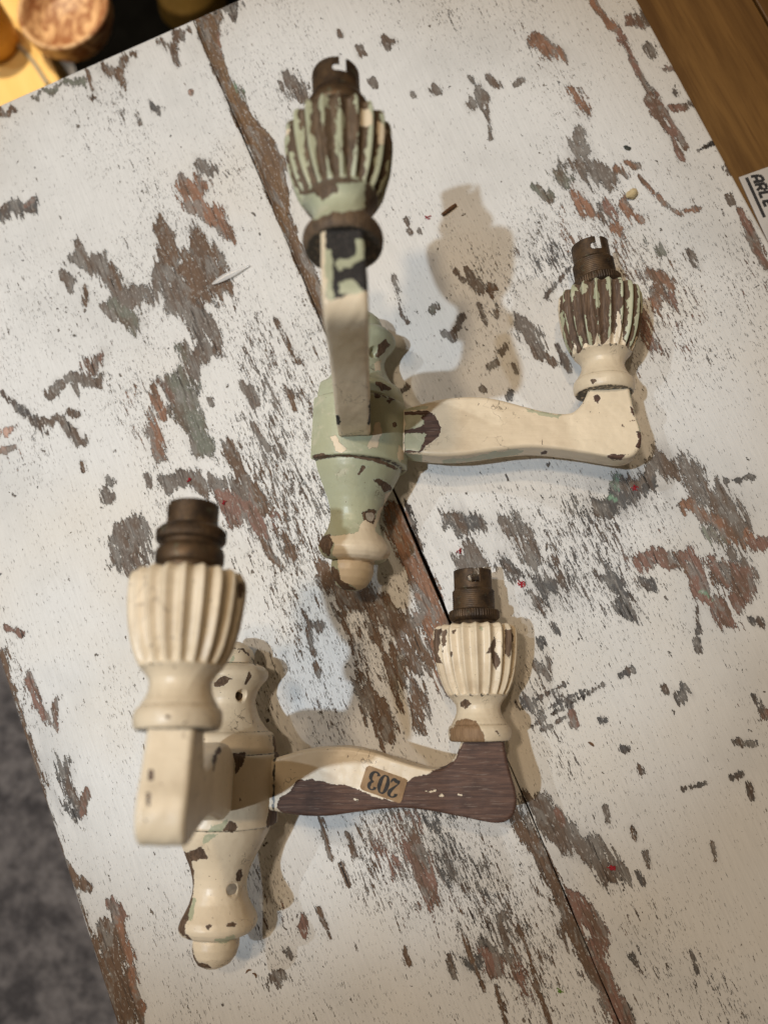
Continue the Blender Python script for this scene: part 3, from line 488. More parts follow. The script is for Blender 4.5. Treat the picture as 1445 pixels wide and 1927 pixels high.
# ------------------------------------------------------------------ materials
def newmat(name):
    m = bpy.data.materials.new(name); m.use_nodes = True
    nt = m.node_tree; b = nt.nodes['Principled BSDF']; return m, nt, b
class NT:
    def __init__(s, nt): s.nt = nt
    def n(s, t, **kw):
        x = s.nt.nodes.new(t)
        for k, v in kw.items(): setattr(x, k, v)
        return x
    def l(s, a, b): s.nt.links.new(a, b)
    def setin(s, sock, v):
        if hasattr(v, 'is_output') or isinstance(v, bpy.types.NodeSocket): s.l(v, sock)
        elif isinstance(v, (tuple, list)) and len(v) == 3 and sock.type == 'RGBA': sock.default_value = (*v, 1)
        else: sock.default_value = v
    def math(s, op, a, b=0.0, c=None, clamp=False):
        x = s.n('ShaderNodeMath', operation=op); x.use_clamp = clamp
        s.setin(x.inputs[0], a); s.setin(x.inputs[1], b)
        if c is not None: s.setin(x.inputs[2], c)
        return x.outputs[0]
    def mix(s, f, a, b):
        x = s.n('ShaderNodeMix', data_type='RGBA'); s.setin(x.inputs[0], f); s.setin(x.inputs[6], a); s.setin(x.inputs[7], b); return x.outputs[2]
    def ramp(s, v, lo, hi):
        x = s.n('ShaderNodeMapRange', interpolation_type='SMOOTHSTEP'); s.setin(x.inputs[0], v); x.inputs[1].default_value = lo; x.inputs[2].default_value = hi
        return x.outputs[0]
    def obj(s, scale=(1, 1, 1), rot=(0, 0, 0)):
        t = s.n('ShaderNodeTexCoord'); m = s.n('ShaderNodeMapping'); m.inputs['Scale'].default_value = scale; m.inputs['Rotation'].default_value = rot
        s.l(t.outputs['Object'], m.inputs['Vector']); return m.outputs[0]
    def noise(s, vec, scale, detail=3, rough=.55, dist=0.0):
        x = s.n('ShaderNodeTexNoise'); x.inputs['Scale'].default_value = scale; x.inputs['Detail'].default_value = detail
        x.inputs['Roughness'].default_value = rough; x.inputs['Distortion'].default_value = dist
        s.l(vec, x.inputs['Vector']); return x.outputs[0]
    def attr(s, name, out='Fac'):
        x = s.n('ShaderNodeAttribute'); x.attribute_name = name; return x.outputs[out]
    def bump(s, h, dist, strength=1.0, prev=None):
        x = s.n('ShaderNodeBump'); x.inputs['Distance'].default_value = dist; x.inputs['Strength'].default_value = strength
        s.l(h, x.inputs['Height'])
        if prev is not None: s.l(prev, x.inputs['Normal'])
        return x.outputs[0]

def m_table():
    m, nt, b = newmat('worn_white_paint'); g = NT(nt)
    # object x across the plank, y along the grain (metres)
    grain = g.obj((1, .17, 1)); iso = g.obj()
    wear = g.attr('wear'); dens = g.attr('flaking'); under = g.attr('under', 'Color'); smear = g.attr('smear')
    na = g.noise(g.obj((1, .14, 1)), 300, 2, .5, .25); nb = g.noise(g.obj((1, .16, 1)), 800, 2, .5, .2); nc = g.noise(g.obj((1, .32, 1)), 1900, 2, .5); n2 = g.noise(g.obj((1, .55, 1)), 110, 4, .6, .3); n3 = g.noise(iso, 260, 4, .6)
    def fld(base_, mix_):
        for nn_, k_ in mix_: base_ = g.math('ADD', base_, g.math('MULTIPLY', g.math('SUBTRACT', nn_, .5), k_))
        return base_
    nd = g.noise(g.obj((1, .13, 1)), 520, 3, .55, .3)
    f1 = fld(g.math('MULTIPLY', wear, .85), ((na, 10.0), (nd, 9.0), (nb, 8.0), (nc, 7.0), (n2, 9.0)))
    f2 = fld(g.math('SUBTRACT', g.math('MULTIPLY', dens, 3.0), 4.6), ((na, 6.0), (nd, 12.0), (nb, 11.0), (nc, 9.0), (n2, 5.0)))
    bare = g.math('MAXIMUM', g.ramp(f1, -.5, .45), g.ramp(f2, -.5, .5))
    fl3 = g.ramp(g.noise(g.obj((1, .6, 1)), 170, 4, .6, .3), .69, .705)
    flake = g.math('MAXIMUM', fl3, g.math('MULTIPLY', g.ramp(g.math('ADD', g.noise(g.obj((1, .14, 1)), 1500, 3, .6), g.math('MULTIPLY', dens, .05)), .62, .74), .5))
    open_ = g.math('MAXIMUM', bare, flake)
    # white paint colour: brush lines, smudges, warm stains
    br = g.noise(g.obj((1, .05, 1)), 800, 4, .65); sm = g.noise(iso, 9, 4, .6); st2 = g.noise(iso, 5.5, 3, .5)
    white = g.mix(g.ramp(br, .30, .85), (.80, .785, .755), (.69, .68, .655))
    white = g.mix(g.math('MULTIPLY', g.ramp(sm, .46, .70), .5), white, (.58, .57, .545))
    white = g.mix(g.math('MULTIPLY', g.ramp(st2, .46, .70), .55), white, (.74, .665, .55))
    near = g.math('MULTIPLY', g.ramp(wear, -6.5, 1.0), g.ramp(g.noise(g.obj((1, .3, 1)), 60, 4, .65), .38, .62))
    white = g.mix(g.math('MULTIPLY', near, .42), white, (.50, .475, .44))
    white = g.mix(g.math('MULTIPLY', smear, .75), white, (.30, .29, .28))
    # under layers
    gr = g.noise(g.obj((1, .06, 1)), 700, 4, .65); blot = g.noise(g.obj((1, .4, 1)), 75, 4, .6)
    blot2 = g.noise(g.obj((1, .35, 1)), 130, 3, .6, .5)
    und = g.mix(g.math('MULTIPLY', g.ramp(blot, .42, .62), .8), under, (.150, .098, .066))
    und = g.mix(g.math('MULTIPLY', g.ramp(blot2, .50, .60), .75), und, (.27, .25, .225))
    und = g.mix(g.math('MULTIPLY', g.ramp(g.noise(g.obj((1, .5, 1)), 210, 4, .65), .54, .62), .6), und, under)
    crk2 = g.noise(g.obj((1, .035, 1)), 420, 5, .7, .2)
    und = g.mix(g.math('MULTIPLY', g.ramp(gr, .5, .66), .65), und, (.055, .038, .028))
    und = g.mix(g.ramp(crk2, .61, .66), und, (.022, .017, .013))
    und = g.mix(g.math('MULTIPLY', g.ramp(g.noise(g.obj((1, .3, 1)), 900, 3, .6), .58, .66), .7), und, (.52, .49, .45))
    dk = g.mix(g.ramp(n3, .4, .6), (.11, .10, .09), (.20, .165, .135))
    col = g.mix(flake, white, dk); col = g.mix(bare, col, und)
    g.l(col, b.inputs['Base Color'])
    ro = g.math('ADD', .38, g.math('MULTIPLY', open_, .3)); g.l(g.math('ADD', ro, g.math('MULTIPLY', br, .12)), b.inputs['Roughness'])
    hgt = g.math('ADD', g.math('MULTIPLY', g.math('SUBTRACT', 1.0, open_), 1.0), g.math('MULTIPLY', br, .16))
    hgt = g.math('ADD', hgt, g.math('MULTIPLY', g.math('MULTIPLY', gr, open_), -.5))
    g.l(g.bump(hgt, .0009, 1.0), b.inputs['Normal'])
    b.inputs['Specular IOR Level'].default_value = .4
    return m

def m_lamp(name, base, wd, grain_axis='y'):
    """old gloss paint over stained wood; attributes wood/green/cream/tan carry the distance (mm) inside each chip"""
    m, nt, b = newmat(name); g = NT(nt); iso = g.obj()
    jag = g.math('MULTIPLY', g.math('SUBTRACT', g.noise(iso, 230, 4, .6), .5), 3.8)
    jag2 = g.math('MULTIPLY', g.math('SUBTRACT', g.noise(iso, 1400, 2, .5), .5), 1.2)
    jag = g.math('ADD', jag, jag2)
    mk = lambda a: g.ramp(g.math('ADD', g.attr(a), jag), -.06, .06)
    dirt = g.noise(iso, 48, 5, .65); fine = g.noise(iso, 700, 3, .6); sm = g.noise(iso, 22, 3, .5)
    def aged(c1, c2, dc):
        c = g.mix(g.ramp(sm, .35, .7), c1, c2); c = g.mix(g.math('MULTIPLY', g.ramp(dirt, .46, .72), .42), c, dc)
        return g.mix(g.math('MULTIPLY', g.ramp(fine, .67, .74), .4), c, tuple(x*.45 for x in dc))
    CR = aged((.83, .69, .50), (.77, .645, .465), (.50, .385, .255)); GR0 = aged((.46, .465, .31), (.49, .51, .365), (.33, .32, .20))
    GR = g.mix(g.math('MULTIPLY', g.ramp(g.noise(iso, 85, 5, .7, .6), .56, .66), .45), GR0, (.66, .60, .45))
    sc = {'y': (1, .06, 1), 'x': (.06, 1, 1)}[grain_axis]
    wg = g.noise(g.obj(sc), 900, 4, .65); wb = g.noise(iso, 60, 3, .6)
    WD = g.mix(g.ramp(wg, .35, .7), wd[0], wd[1]); WD = g.mix(g.math('MULTIPLY', g.ramp(wb, .5, .75), .6), WD, tuple(x*.6 for x in wd[0]))
    WD = g.mix(g.math('MULTIPLY', g.ramp(g.noise(g.obj(sc), 1600, 2, .5), .61, .72), .42), WD, (.40, .31, .25))
    TN = g.mix(g.ramp(wg, .35, .7), (.22, .13, .065), (.33, .205, .11))
    pick = {'cream': CR, 'green': GR, 'wood': WD}
    col = pick[base]
    w, gn, cr, tn = mk('wood'), mk('green'), mk('cream'), mk('tan')
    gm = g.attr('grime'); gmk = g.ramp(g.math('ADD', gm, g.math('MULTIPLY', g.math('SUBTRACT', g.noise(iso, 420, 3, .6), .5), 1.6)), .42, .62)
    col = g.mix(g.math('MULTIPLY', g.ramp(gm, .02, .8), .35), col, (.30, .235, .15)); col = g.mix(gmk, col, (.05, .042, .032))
    vo = g.n('ShaderNodeTexVoronoi', feature='DISTANCE_TO_EDGE'); vo.inputs['Scale'].default_value = 75
    wv = g.n('ShaderNodeVectorMath', operation='MULTIPLY_ADD'); nz_ = g.n('ShaderNodeTexNoise'); nz_.inputs['Scale'].default_value = 160; nz_.inputs['Detail'].default_value = 4
    g.l(iso, nz_.inputs['Vector']); g.l(nz_.outputs['Color'], wv.inputs[0]); wv.inputs[1].default_value = (.012, .012, .012); g.l(iso, wv.inputs[2]); g.l(wv.outputs[0], vo.inputs['Vector'])
    crk = g.math('MULTIPLY', g.ramp(vo.outputs['Distance'], .018, .004), g.ramp(g.noise(iso, 38, 3, .6), .55, .63))
    if base != 'wood': col = g.mix(g.math('MULTIPLY', crk, .8), col, (.13, .09, .055))
    # scattered tiny chips
    tiny = g.ramp(g.noise(iso, 300, 4, .65, .4), .69, .70)
    if base != 'wood': col = g.mix(tiny, col, WD)
    # pale broken lip along each chip
    lip = g.ramp(g.math('ABSOLUTE', g.math('ADD', g.math('ADD', g.attr('wood'), jag), .22)), .22, .0)
    if base != 'wood': col = g.mix(g.math('MULTIPLY', lip, .55), col, (.82, .74, .60) if base == 'cream' else (.46, .52, .42))
    col = g.mix(w, col, WD); col = g.mix(tn, col, TN); col = g.mix(gn, col, GR); col = g.mix(cr, col, CR)
    g.l(col, b.inputs['Base Color'])
    woody = g.math('MULTIPLY', g.math('MAXIMUM', w, tn), g.math('SUBTRACT', 1.0, g.math('MAXIMUM', gn, cr)))
    if base == 'wood': woody = g.math('SUBTRACT', 1.0, g.math('MAXIMUM', gn, cr))
    ro = g.math('ADD', .27, g.math('MULTIPLY', woody, .30)); g.l(g.math('ADD', ro, g.math('MULTIPLY', dirt, .22)), b.inputs['Roughness'])
    h = g.math('ADD', g.math('MULTIPLY', g.math('SUBTRACT', 1.0, woody), 1.0), g.math('MULTIPLY', cr, .6))
    h = g.math('ADD', h, g.math('ADD', g.math('MULTIPLY', g.noise(iso, 130, 3, .5), .45), g.math('MULTIPLY', g.noise(g.obj(sc), 800, 3, .6), .10)))
    h = g.math('ADD', h, g.math('MULTIPLY', g.math('MULTIPLY', wg, woody), .35))
    g.l(g.bump(h, .0006, 1.0), b.inputs['Normal'])
    return m

def m_simple(name, c1, c2, scale=60, rough=.5, metal=0, sc=(1, 1, 1), bumpd=0, spec=.5, detail=4):
    m, nt, b = newmat(name); g = NT(nt)
    n = g.noise(g.obj(sc), scale, detail, .6); g.l(g.mix(g.ramp(n, .35, .68), c1, c2), b.inputs['Base Color'])
    b.inputs['Roughness'].default_value = rough; b.inputs['Metallic'].default_value = metal; b.inputs['Specular IOR Level'].default_value = spec
    if bumpd: g.l(g.bump(n, bumpd, .8), b.inputs['Normal'])
    return m

def m_brass():
    m, nt, b = newmat('tarnished_brass'); g = NT(nt); iso = g.obj()
    n = g.noise(iso, 90, 5, .65); f = g.noise(iso, 800, 3, .6)
    c = g.mix(g.ramp(n, .35, .65), (.042, .027, .017), (.125, .074, .036)); c = g.mix(g.math('MULTIPLY', g.ramp(f, .55, .75), .5), c, (.045, .035, .028))
    pat = g.ramp(g.noise(iso, 160, 4, .6), .62, .7); c = g.mix(g.math('MULTIPLY', pat, .45), c, (.16, .17, .11))
    g.l(c, b.inputs['Base Color']); b.inputs['Metallic'].default_value = .5
    g.l(g.math('ADD', .36, g.math('MULTIPLY', f, .36)), b.inputs['Roughness']); g.l(g.bump(f, .00006, .6), b.inputs['Normal'])
    return m

MT = m_table()
BRN = ((.085, .050, .030), (.19, .118, .070)); RED = ((.070, .034, .024), (.150, .078, .052)); BLK = ((.016, .015, .015), (.04, .036, .034)); OLV = ((.075, .047, .026), (.17, .108, .060))
M_CREAM_Y = m_lamp('cream_paint_on_turning', 'cream', BRN, 'y'); M_CREAM_X = m_lamp('cream_paint_on_arm', 'cream', RED, 'x'); M_CREAM_K = m_lamp('cream_paint_over_black', 'cream', BLK, 'x')
M_GREEN_Y = m_lamp('pale_green_paint', 'green', BRN, 'y'); M_WOOD_Y = m_lamp('stripped_dark_wood', 'wood', OLV, 'y')
M_BRASS = m_brass()
M_DARK = m_simple('dark_inside', (.012, .011, .010), (.025, .02, .016), 80, .8)
M_BARE = m_simple('plank_side_wood', (.16, .10, .06), (.26, .17, .10), 40, .7, sc=(1, .08, 1))

# ------------------------------------------------------------------ table
PL = 1.9759
TD = np.array([math.cos(PL), math.sin(PL)]); TN_ = np.array([TD[1], -TD[0]])   # along the planks / across them
M_TABLE = Matrix(((TN_[0], TD[0], 0, 0), (TN_[1], TD[1], 0, 0), (0, 0, 1, 0), (0, 0, 0, 1)))
table = empty('painted_table', M_TABLE)
tag(table, 'old plank table with flaking white paint under both wall lights', 'table')
UC = {'g': (.20, .17, .145), 'b': (.175, .11, .07), 'o': (.33, .175, .11), 'r': (.27, .155, .12), 'd': (.12, .115, .11), 'e': (.20, .205, .165),
      'p': (.62, .40, .32), 'n': (.25, .40, .28), 'w': (.21, .125, .065), 'k': (.035, .03, .027), 'G': (.28, .30, .235)}

def seg_dist(x, y, pts):
    best = np.full(x.shape, 1e9)
    if len(pts) == 1: return np.hypot(x-pts[0][0], y-pts[0][1])
    for (ax, ay), (bx, by) in zip(pts[:-1], pts[1:]):
        dx, dy = bx-ax, by-ay; L = dx*dx+dy*dy+1e-9
        t = np.clip(((x-ax)*dx+(y-ay)*dy)/L, 0, 1); best = np.minimum(best, np.hypot(x-ax-t*dx, y-ay-t*dy))
    return best
def poly_sd(x, y, poly):
    """positive inside"""
    p = list(poly)+[poly[0]]; d = seg_dist(x, y, p); ins = np.zeros(x.shape, bool)
    for (ax, ay), (bx, by) in zip(p[:-1], p[1:]):
        c = ((ay > y) != (by > y)); xi = ax+(y-ay)*(bx-ax)/((by-ay) if by != ay else 1e-9); ins ^= c & (x < xi)
    return np.where(ins, d, -d)

def plank(t0, t1, s0, s1, thick, step, left_round, right_round):
    prof = lambda r: [(-r*(1-math.cos(a)), -r*(1-math.sin(a))) for a in np.linspace(0, math.pi/2, 6)]
    def edge(r):      # list of (inset, z) from the side bottom to the flat
        return [(0, -thick), (0, -thick*.5)]+[(r*(1-math.cos(a)), -r*(1-math.sin(a))) for a in np.linspace(0, math.pi/2, 6)]
    L = edge(left_round); R = edge(right_round)
    tc = [t0+i for i, z in L]+list(np.arange(t0+left_round+step, t1-right_round-step*.5, step))+[t1-i for i, z in R[::-1]]
    tz = [z for i, z in L]+[0]*(len(tc)-len(L)-len(R))+[z for i, z in R[::-1]]
    E = edge(2.0)
    scs = list(np.arange(s0, s1-2-step*.5, step))+[s1-i for i, z in E[::-1]]; sz = [0]*(len(scs)-len(E))+[z for i, z in E[::-1]]
    T, S = np.meshgrid(tc, scs, indexing='ij'); Z = np.minimum(np.array(tz)[:, None], np.array(sz)[None, :])
    Z = np.maximum(Z, -thick)
    x = T.ravel(); y = S.ravel(); z = Z.ravel().copy()
    # slightly wandering coordinates so that surveyed patches get torn outlines along the grain
    wx = x+fbm(x/5, y/22, 4, 3)*2.2+fbm(x/22, y/60, 3, 5)*2.0; wy = y+fbm(x/7, y/26, 4, 9)*8+fbm(x/3.2, y/30, 2, 19)*2
    wear = np.full(x.shape, -6.2); under = np.tile(np.array(UC['g']), (len(x), 1)); best = np.full(x.shape, -1e9)
    for w, col, st, pts in STROKES:
        pa = np.array(pts); m = max(10., w*.8)+12
        sel = (x > pa[:, 0].min()-m) & (x < pa[:, 0].max()+m) & (y > pa[:, 1].min()-m) & (y < pa[:, 1].max()+m)
        if not sel.any(): continue
        thin = w < 4.2
        d = seg_dist((x if thin else wx)[sel], (y if thin else wy)[sel], pts)
        v = w*.5-d
        v = v*(2.6 if thin else 1.8 if w < 7 else 1.2)+(1.3 if thin else .8 if w < 7 else .3)
        v = np.minimum(v*(1.0 if st >= 1 else .75)-(1-st)*2.4, 5.0 if w < 7 else 3.4)
        wear[sel] = np.maximum(wear[sel], v)
        bb = best[sel]; up = v > bb; idx = np.where(sel)[0][up]; best[idx] = v[up]; under[idx] = UC[col]
    for col, st, poly in POLYS:
        pa = np.array(poly); m = 12
        sel = (x > pa[:, 0].min()-m) & (x < pa[:, 0].max()+m) & (y > pa[:, 1].min()-m) & (y < pa[:, 1].max()+m)
        if not sel.any(): continue
        k = .35 if col == 'w' else 1.0
        v = np.minimum(poly_sd(x[sel]+(wx-x)[sel]*k, y[sel]+(wy-y)[sel]*k, poly)*(2.5 if col == 'w' else 1.0)-(1-st)*2.2+(1.5 if col == 'w' else 0), 3.4 if col != 'w' else 8)
        wear[sel] = np.maximum(wear[sel], v)
        bb = best[sel]; up = v > bb; idx = np.where(sel)[0][up]; best[idx] = v[up]; under[idx] = UC[col]
        if col == 'w': z[sel] -= np.clip((poly_sd(x[sel], y[sel], poly)-.2)*.9, 0, 2.2)*(Z.ravel()[sel] > -2.5)
    dens = np.clip(-.12+1.2*fbm(x/34, y/100, 3, 21), -.8, .7)
    for cx, cy, rx, ry, k in FIELDS:
        dens += 1.5*k*np.exp(-(((x-cx)/rx)**2+((y-cy)/ry)**2))
    smear = np.zeros(x.shape)
    for cx, cy, rx, ry, k in SMEARS:
        smear += k*np.exp(-(((x-cx)/rx)**2+((y-cy)/ry)**2))*np.clip(.5+1.2*fbm(x/6, y/14, 3, 33), 0, 1)
    if t0 > 0:
        gap = 1.9*np.exp(-((y-15)/80)**2)+.7*fbm(x*0, y/18, 3, 41)-.25
        x = x+np.clip(1-(x-t0)/6, 0, 1)*np.maximum(gap, -.55)
    col4 = np.c_[under, np.ones(len(x))]
    f = grid_faces(len(tc), len(scs))
    o = mesh_obj('plank', np.c_[x, y, z], f, MT, table, Matrix.Identity(4), True, {'wear': wear, 'flaking': np.clip(dens, -.6, 1.3), 'smear': np.clip(smear, 0, 1)}, {'under': col4})
    return o
plank(-275.5, .2, -330, 456, 24, 1.25, 3.2, .8)
plank(.9, 283.5, -330, 456, 24, 1.25, .8, 2.0)

def box(name, lo, hi, mat, parent=None, M=None, bev=0):
    bm = bmesh.new(); bmesh.ops.create_cube(bm, size=1)
    for v in bm.verts: v.co = Vector([(lo[k]+(v.co[k]+.5)*(hi[k]-lo[k]))*U for k in range(3)])
    if bev: bmesh.ops.bevel(bm, geom=bm.edges[:]+bm.verts[:], offset=bev*U, segments=2, profile=.5, affect='EDGES')
    me = bpy.data.meshes.new(name); bm.to_mesh(me); bm.free(); me.materials.append(mat)
    o = bpy.data.objects.new(name, me); C.objects.link(o)
    if parent: o.parent = parent; o.matrix_local = M or Matrix.Identity(4)
    elif M is not None: o.matrix_world = M
    return o
box('batten', (-20, -320, -44), (24, 452, -24.2), M_BARE, table)
box('apron', (-245, 400, -110), (255, 418, -24.3), M_BARE, table); 
for sx in (-245, 215):
    box('leg', (sx, 360, -520), (sx+40, 399.5, -24.4), M_BARE, table)

# ------------------------------------------------------------------ wall lights
def rx(t): return Matrix.Rotation(t, 4, 'X')
def ry(t): return Matrix.Rotation(t, 4, 'Y')
def rz(t): return Matrix.Rotation(t, 4, 'Z')
LC, AB = 148.8, 31.6

def decal_attrs(key, v, nrm):
    """distance (mm) inside each surveyed paint chip of this part, per layer"""
    out = {k: np.full(len(v), -6.0) for k in ('wood', 'green', 'cream', 'tan')}
    for layer, o, e1, e2, poly, depth in DECALS.get(key, []):
        o = np.array(o); e1 = np.array(e1); e2 = np.array(e2); d = np.cross(e1, e2)
        r = v-o; px = r@e1; py = r@e2; dz = r@d
        pa = np.array(poly); m = 5
        sel = (px > pa[:, 0].min()-m) & (px < pa[:, 0].max()+m) & (py > pa[:, 1].min()-m) & (py < pa[:, 1].max()+m) & (np.abs(dz) < depth) & (nrm@d > -.25)
        if not sel.any(): continue
        sd = poly_sd(px[sel], py[sel], poly); out[layer][sel] = np.maximum(out[layer][sel], np.clip(sd, -6, 3))
    return out

def normals_grid(P):      # P[nu,nv,3]
    du = np.gradient(P, axis=0); dv = np.gradient(P, axis=1); n = np.cross(du, dv); return n/(np.linalg.norm(n, axis=2, keepdims=True)+1e-12)

BP = [(0, -88.5), (5, -88.2), (9.5, -86.3), (12.6, -83), (13.9, -79.5), (13.8, -76.6), (13.2, -75.2), (17.5, -74.6), (20.5, -72.8), (22.6, -69.8), (23.3, -67), (22.3, -64), (20, -60.5),
      (17.6, -56.5), (16.2, -52), (15.9, -48.5), (16.7, -44.5), (18.8, -39), (21.6, -33.5), (24.6, -28), (26.9, -23.5), (28.0, -20.6), (28.2, -19.4), (29.0, -19.2), (31.0, -18.9), (31.7, -18.2), (31.8, -16.5),
      (31.8, 0), (31.7, 20.5), (31.3, 22), (30.3, 22.6), (29.2, 22.9), (29.4, 24), (29.2, 26.5), (28.4, 30), (27.6, 32.6), (26.6, 33.9), (24.6, 35.0), (22.4, 37.2), (19.8, 41), (17.4, 46), (16.0, 51), (15.9, 54),
      (17.0, 58.5), (19.2, 62), (21.6, 65), (22.8, 67.5), (22.4, 70.2), (20.2, 72.8), (16.8, 74.4), (13.6, 75.2), (13.9, 76.8), (13.8, 79.5), (12.5, 83), (9.3, 86.2), (5, 88), (0, 88.4)]
BP = [(r_, float(np.interp(a_, [-88.5, -75.2, -67, -48.5, -19.3, -10, 10, 22.6, 34, 54, 88.4], [-88.5, -71.6, -64.8, -45.5, -14.4, -8, 10, 24.2, 35.6, 55, 88.4]))) for r_, a_ in BP]
def back_plate(i, mat, parent, holes):
    pr = resample(BP, 300); th = np.linspace(-math.pi/2, math.pi/2, 140)
    r = pr[:, 0][:, None]; a = pr[:, 1][:, None]
    P = np.stack([r*np.sin(th)[None], a+0*th[None], r*np.cos(th)[None]], 2)
    for (hx, hy, hr, dep) in holes:
        # holes are drilled along the radius at axial hy and lateral hx
        d = np.hypot(P[:, :, 0]-hx, P[:, :, 1]-hy)+fbm(P[:, :, 0]*.8, P[:, :, 1]*.8, 2, 4)*.25; k = np.clip((hr-d)/.7, 0, 1)*(P[:, :, 2] > 0); P[:, :, 2] -= k*dep
    rip = fbm(P[:, :, 0]/9+40, P[:, :, 1]/12+P[:, :, 2]/9, 3, 6)*.25; n = normals_grid(P); P = P+n*rip[..., None]*(r[..., None] > 1)
    V = P.reshape(-1, 3); n = n.reshape(-1, 3)
    if (n*np.c_[V[:, 0], 0*V[:, 0], V[:, 2]]).sum() < 0: n = -n
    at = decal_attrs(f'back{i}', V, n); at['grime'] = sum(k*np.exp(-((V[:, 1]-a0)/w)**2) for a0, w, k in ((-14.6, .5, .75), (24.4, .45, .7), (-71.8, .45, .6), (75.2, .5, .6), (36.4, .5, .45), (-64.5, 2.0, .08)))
    f = grid_faces(300, 140)
    # flat back: strip joining the two side edges
    base = len(V); q = np.stack([np.arange(299)*140, np.arange(1, 300)*140, np.arange(1, 300)*140+139, np.arange(299)*140+139], 1)[:, ::-1]
    F = np.vstack([f[:, ::-1], q])
    return mesh_obj('back_plate', V, F, mat, parent, Matrix.Identity(4), True, at)

ARM_LO = [(27.5, -6.2), (40, -8.4), (52, -9.6), (66, -9.3), (82, -7.4), (96, -6.0), (108, -5.8), (123, -7.6), (138, -10.4), (149, -12.6), (156.5, -13.4), (161.8, -12.0), (165.3, -8.5), (166.9, -3.0), (166.6, 3.5), (165.0, 10), (163.5, 18), (162.0, 28.6)]
ARM_UP = [(27.5, 19.6), (40, 23.3), (52, 26.0), (64, 26.9), (76, 26.6), (88, 24.2), (100, 20.4), (110, 17.2), (119, 15.0), (125, 14.6), (129.5, 15.6), (132.8, 18.2), (135.2, 21.3), (136.6, 24.0), (137.5, 26.0), (138.0, 27.2), (138.2, 28.0), (138.3, 28.6)]
def arm(key, mat, parent, M, half=9.25):
    N, K = 240, 15
    lo = catmull(ARM_LO, N*4); up = catmull(ARM_UP, N*4)
    # station spacing follows both edges
    w = np.linspace(0, 1, len(ARM_LO)); tl = np.linspace(0, 1, N)
    def at_keys(pts):
        dense = catmull(pts, 2000); keyd = [np.argmin(np.hypot(*(dense-np.array(p)).T)) for p in pts]
        keyd[0] = 0; keyd[-1] = 1999; idx = np.interp(tl, w, np.maximum.accumulate(keyd)); return np.stack([np.interp(idx, np.arange(2000), dense[:, k]) for k in (0, 1)], 1)
    lo = at_keys(ARM_LO); up = at_keys(ARM_UP)
    # rounded-rectangle section with a small quirk bead at the corners: (fraction along lo->up in mm inset, z)
    rc = 2.3
    rows = []
    for l, u in zip(lo, up):
        d = u-l; H = np.hypot(*d); e = d/H
        ring = []
        def side(z): return [(x, z*(1-0.0*(math.exp(-((x-4.9)/.5)**2)+math.exp(-((x-H+4.9)/.5)**2)))) for x in np.r_[np.linspace(rc, 7, 12), np.linspace(7, H-7, 28)[1:-1], np.linspace(H-7, H-rc, 12)]]
        def cap(z0, z1, x): return [(x, z) for z in np.linspace(z0, z1, 20)]
        def corner(cx, cz, a0): return [(cx+rc*math.cos(a), cz+rc*math.sin(a)) for a in np.linspace(a0, a0+math.pi/2, 8)[1:-1]]
        ring += side(half)[::1]
        ring += corner(H-rc, half-rc, 0)[::-1]
        ring += cap(half-rc, -half+rc, H)
        ring += corner(H-rc, -half+rc, -math.pi/2)[::-1]
        ring += side(-half)[::-1]
        ring += corner(rc, -half+rc, math.pi)[::-1]
        ring += cap(-half+rc, half-rc, 0)
        ring += corner(rc, half-rc, math.pi/2)[::-1]
        rows.append([(l[0]+e[0]*x, l[1]+e[1]*x, z) for x, z in ring])
    P = np.array(rows); nv = P.shape[1]
    n = np.cross(np.gradient(P, axis=0), (np.roll(P, -1, 1)-np.roll(P, 1, 1))); n /= np.linalg.norm(n, axis=2, keepdims=True)+1e-9
    cen = P.mean(1, keepdims=True)
    if (n*(P-cen)).sum() < 0: n = -n
    P = P+n*(fbm(P[..., 0]/11+P[..., 2]/7, P[..., 1]/11+P[..., 2]/9, 3, 12)*.22)[..., None]
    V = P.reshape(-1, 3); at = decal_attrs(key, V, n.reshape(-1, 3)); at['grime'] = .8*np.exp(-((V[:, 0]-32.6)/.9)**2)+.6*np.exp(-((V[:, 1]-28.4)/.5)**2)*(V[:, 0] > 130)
    f = grid_faces(N, nv, False, True)
    faces = [tuple(a) for a in f]+[tuple(range(nv))[::-1], tuple(range((N-1)*nv, N*nv))]
    return mesh_obj('arm', V, faces, mat, parent, M, True, at)

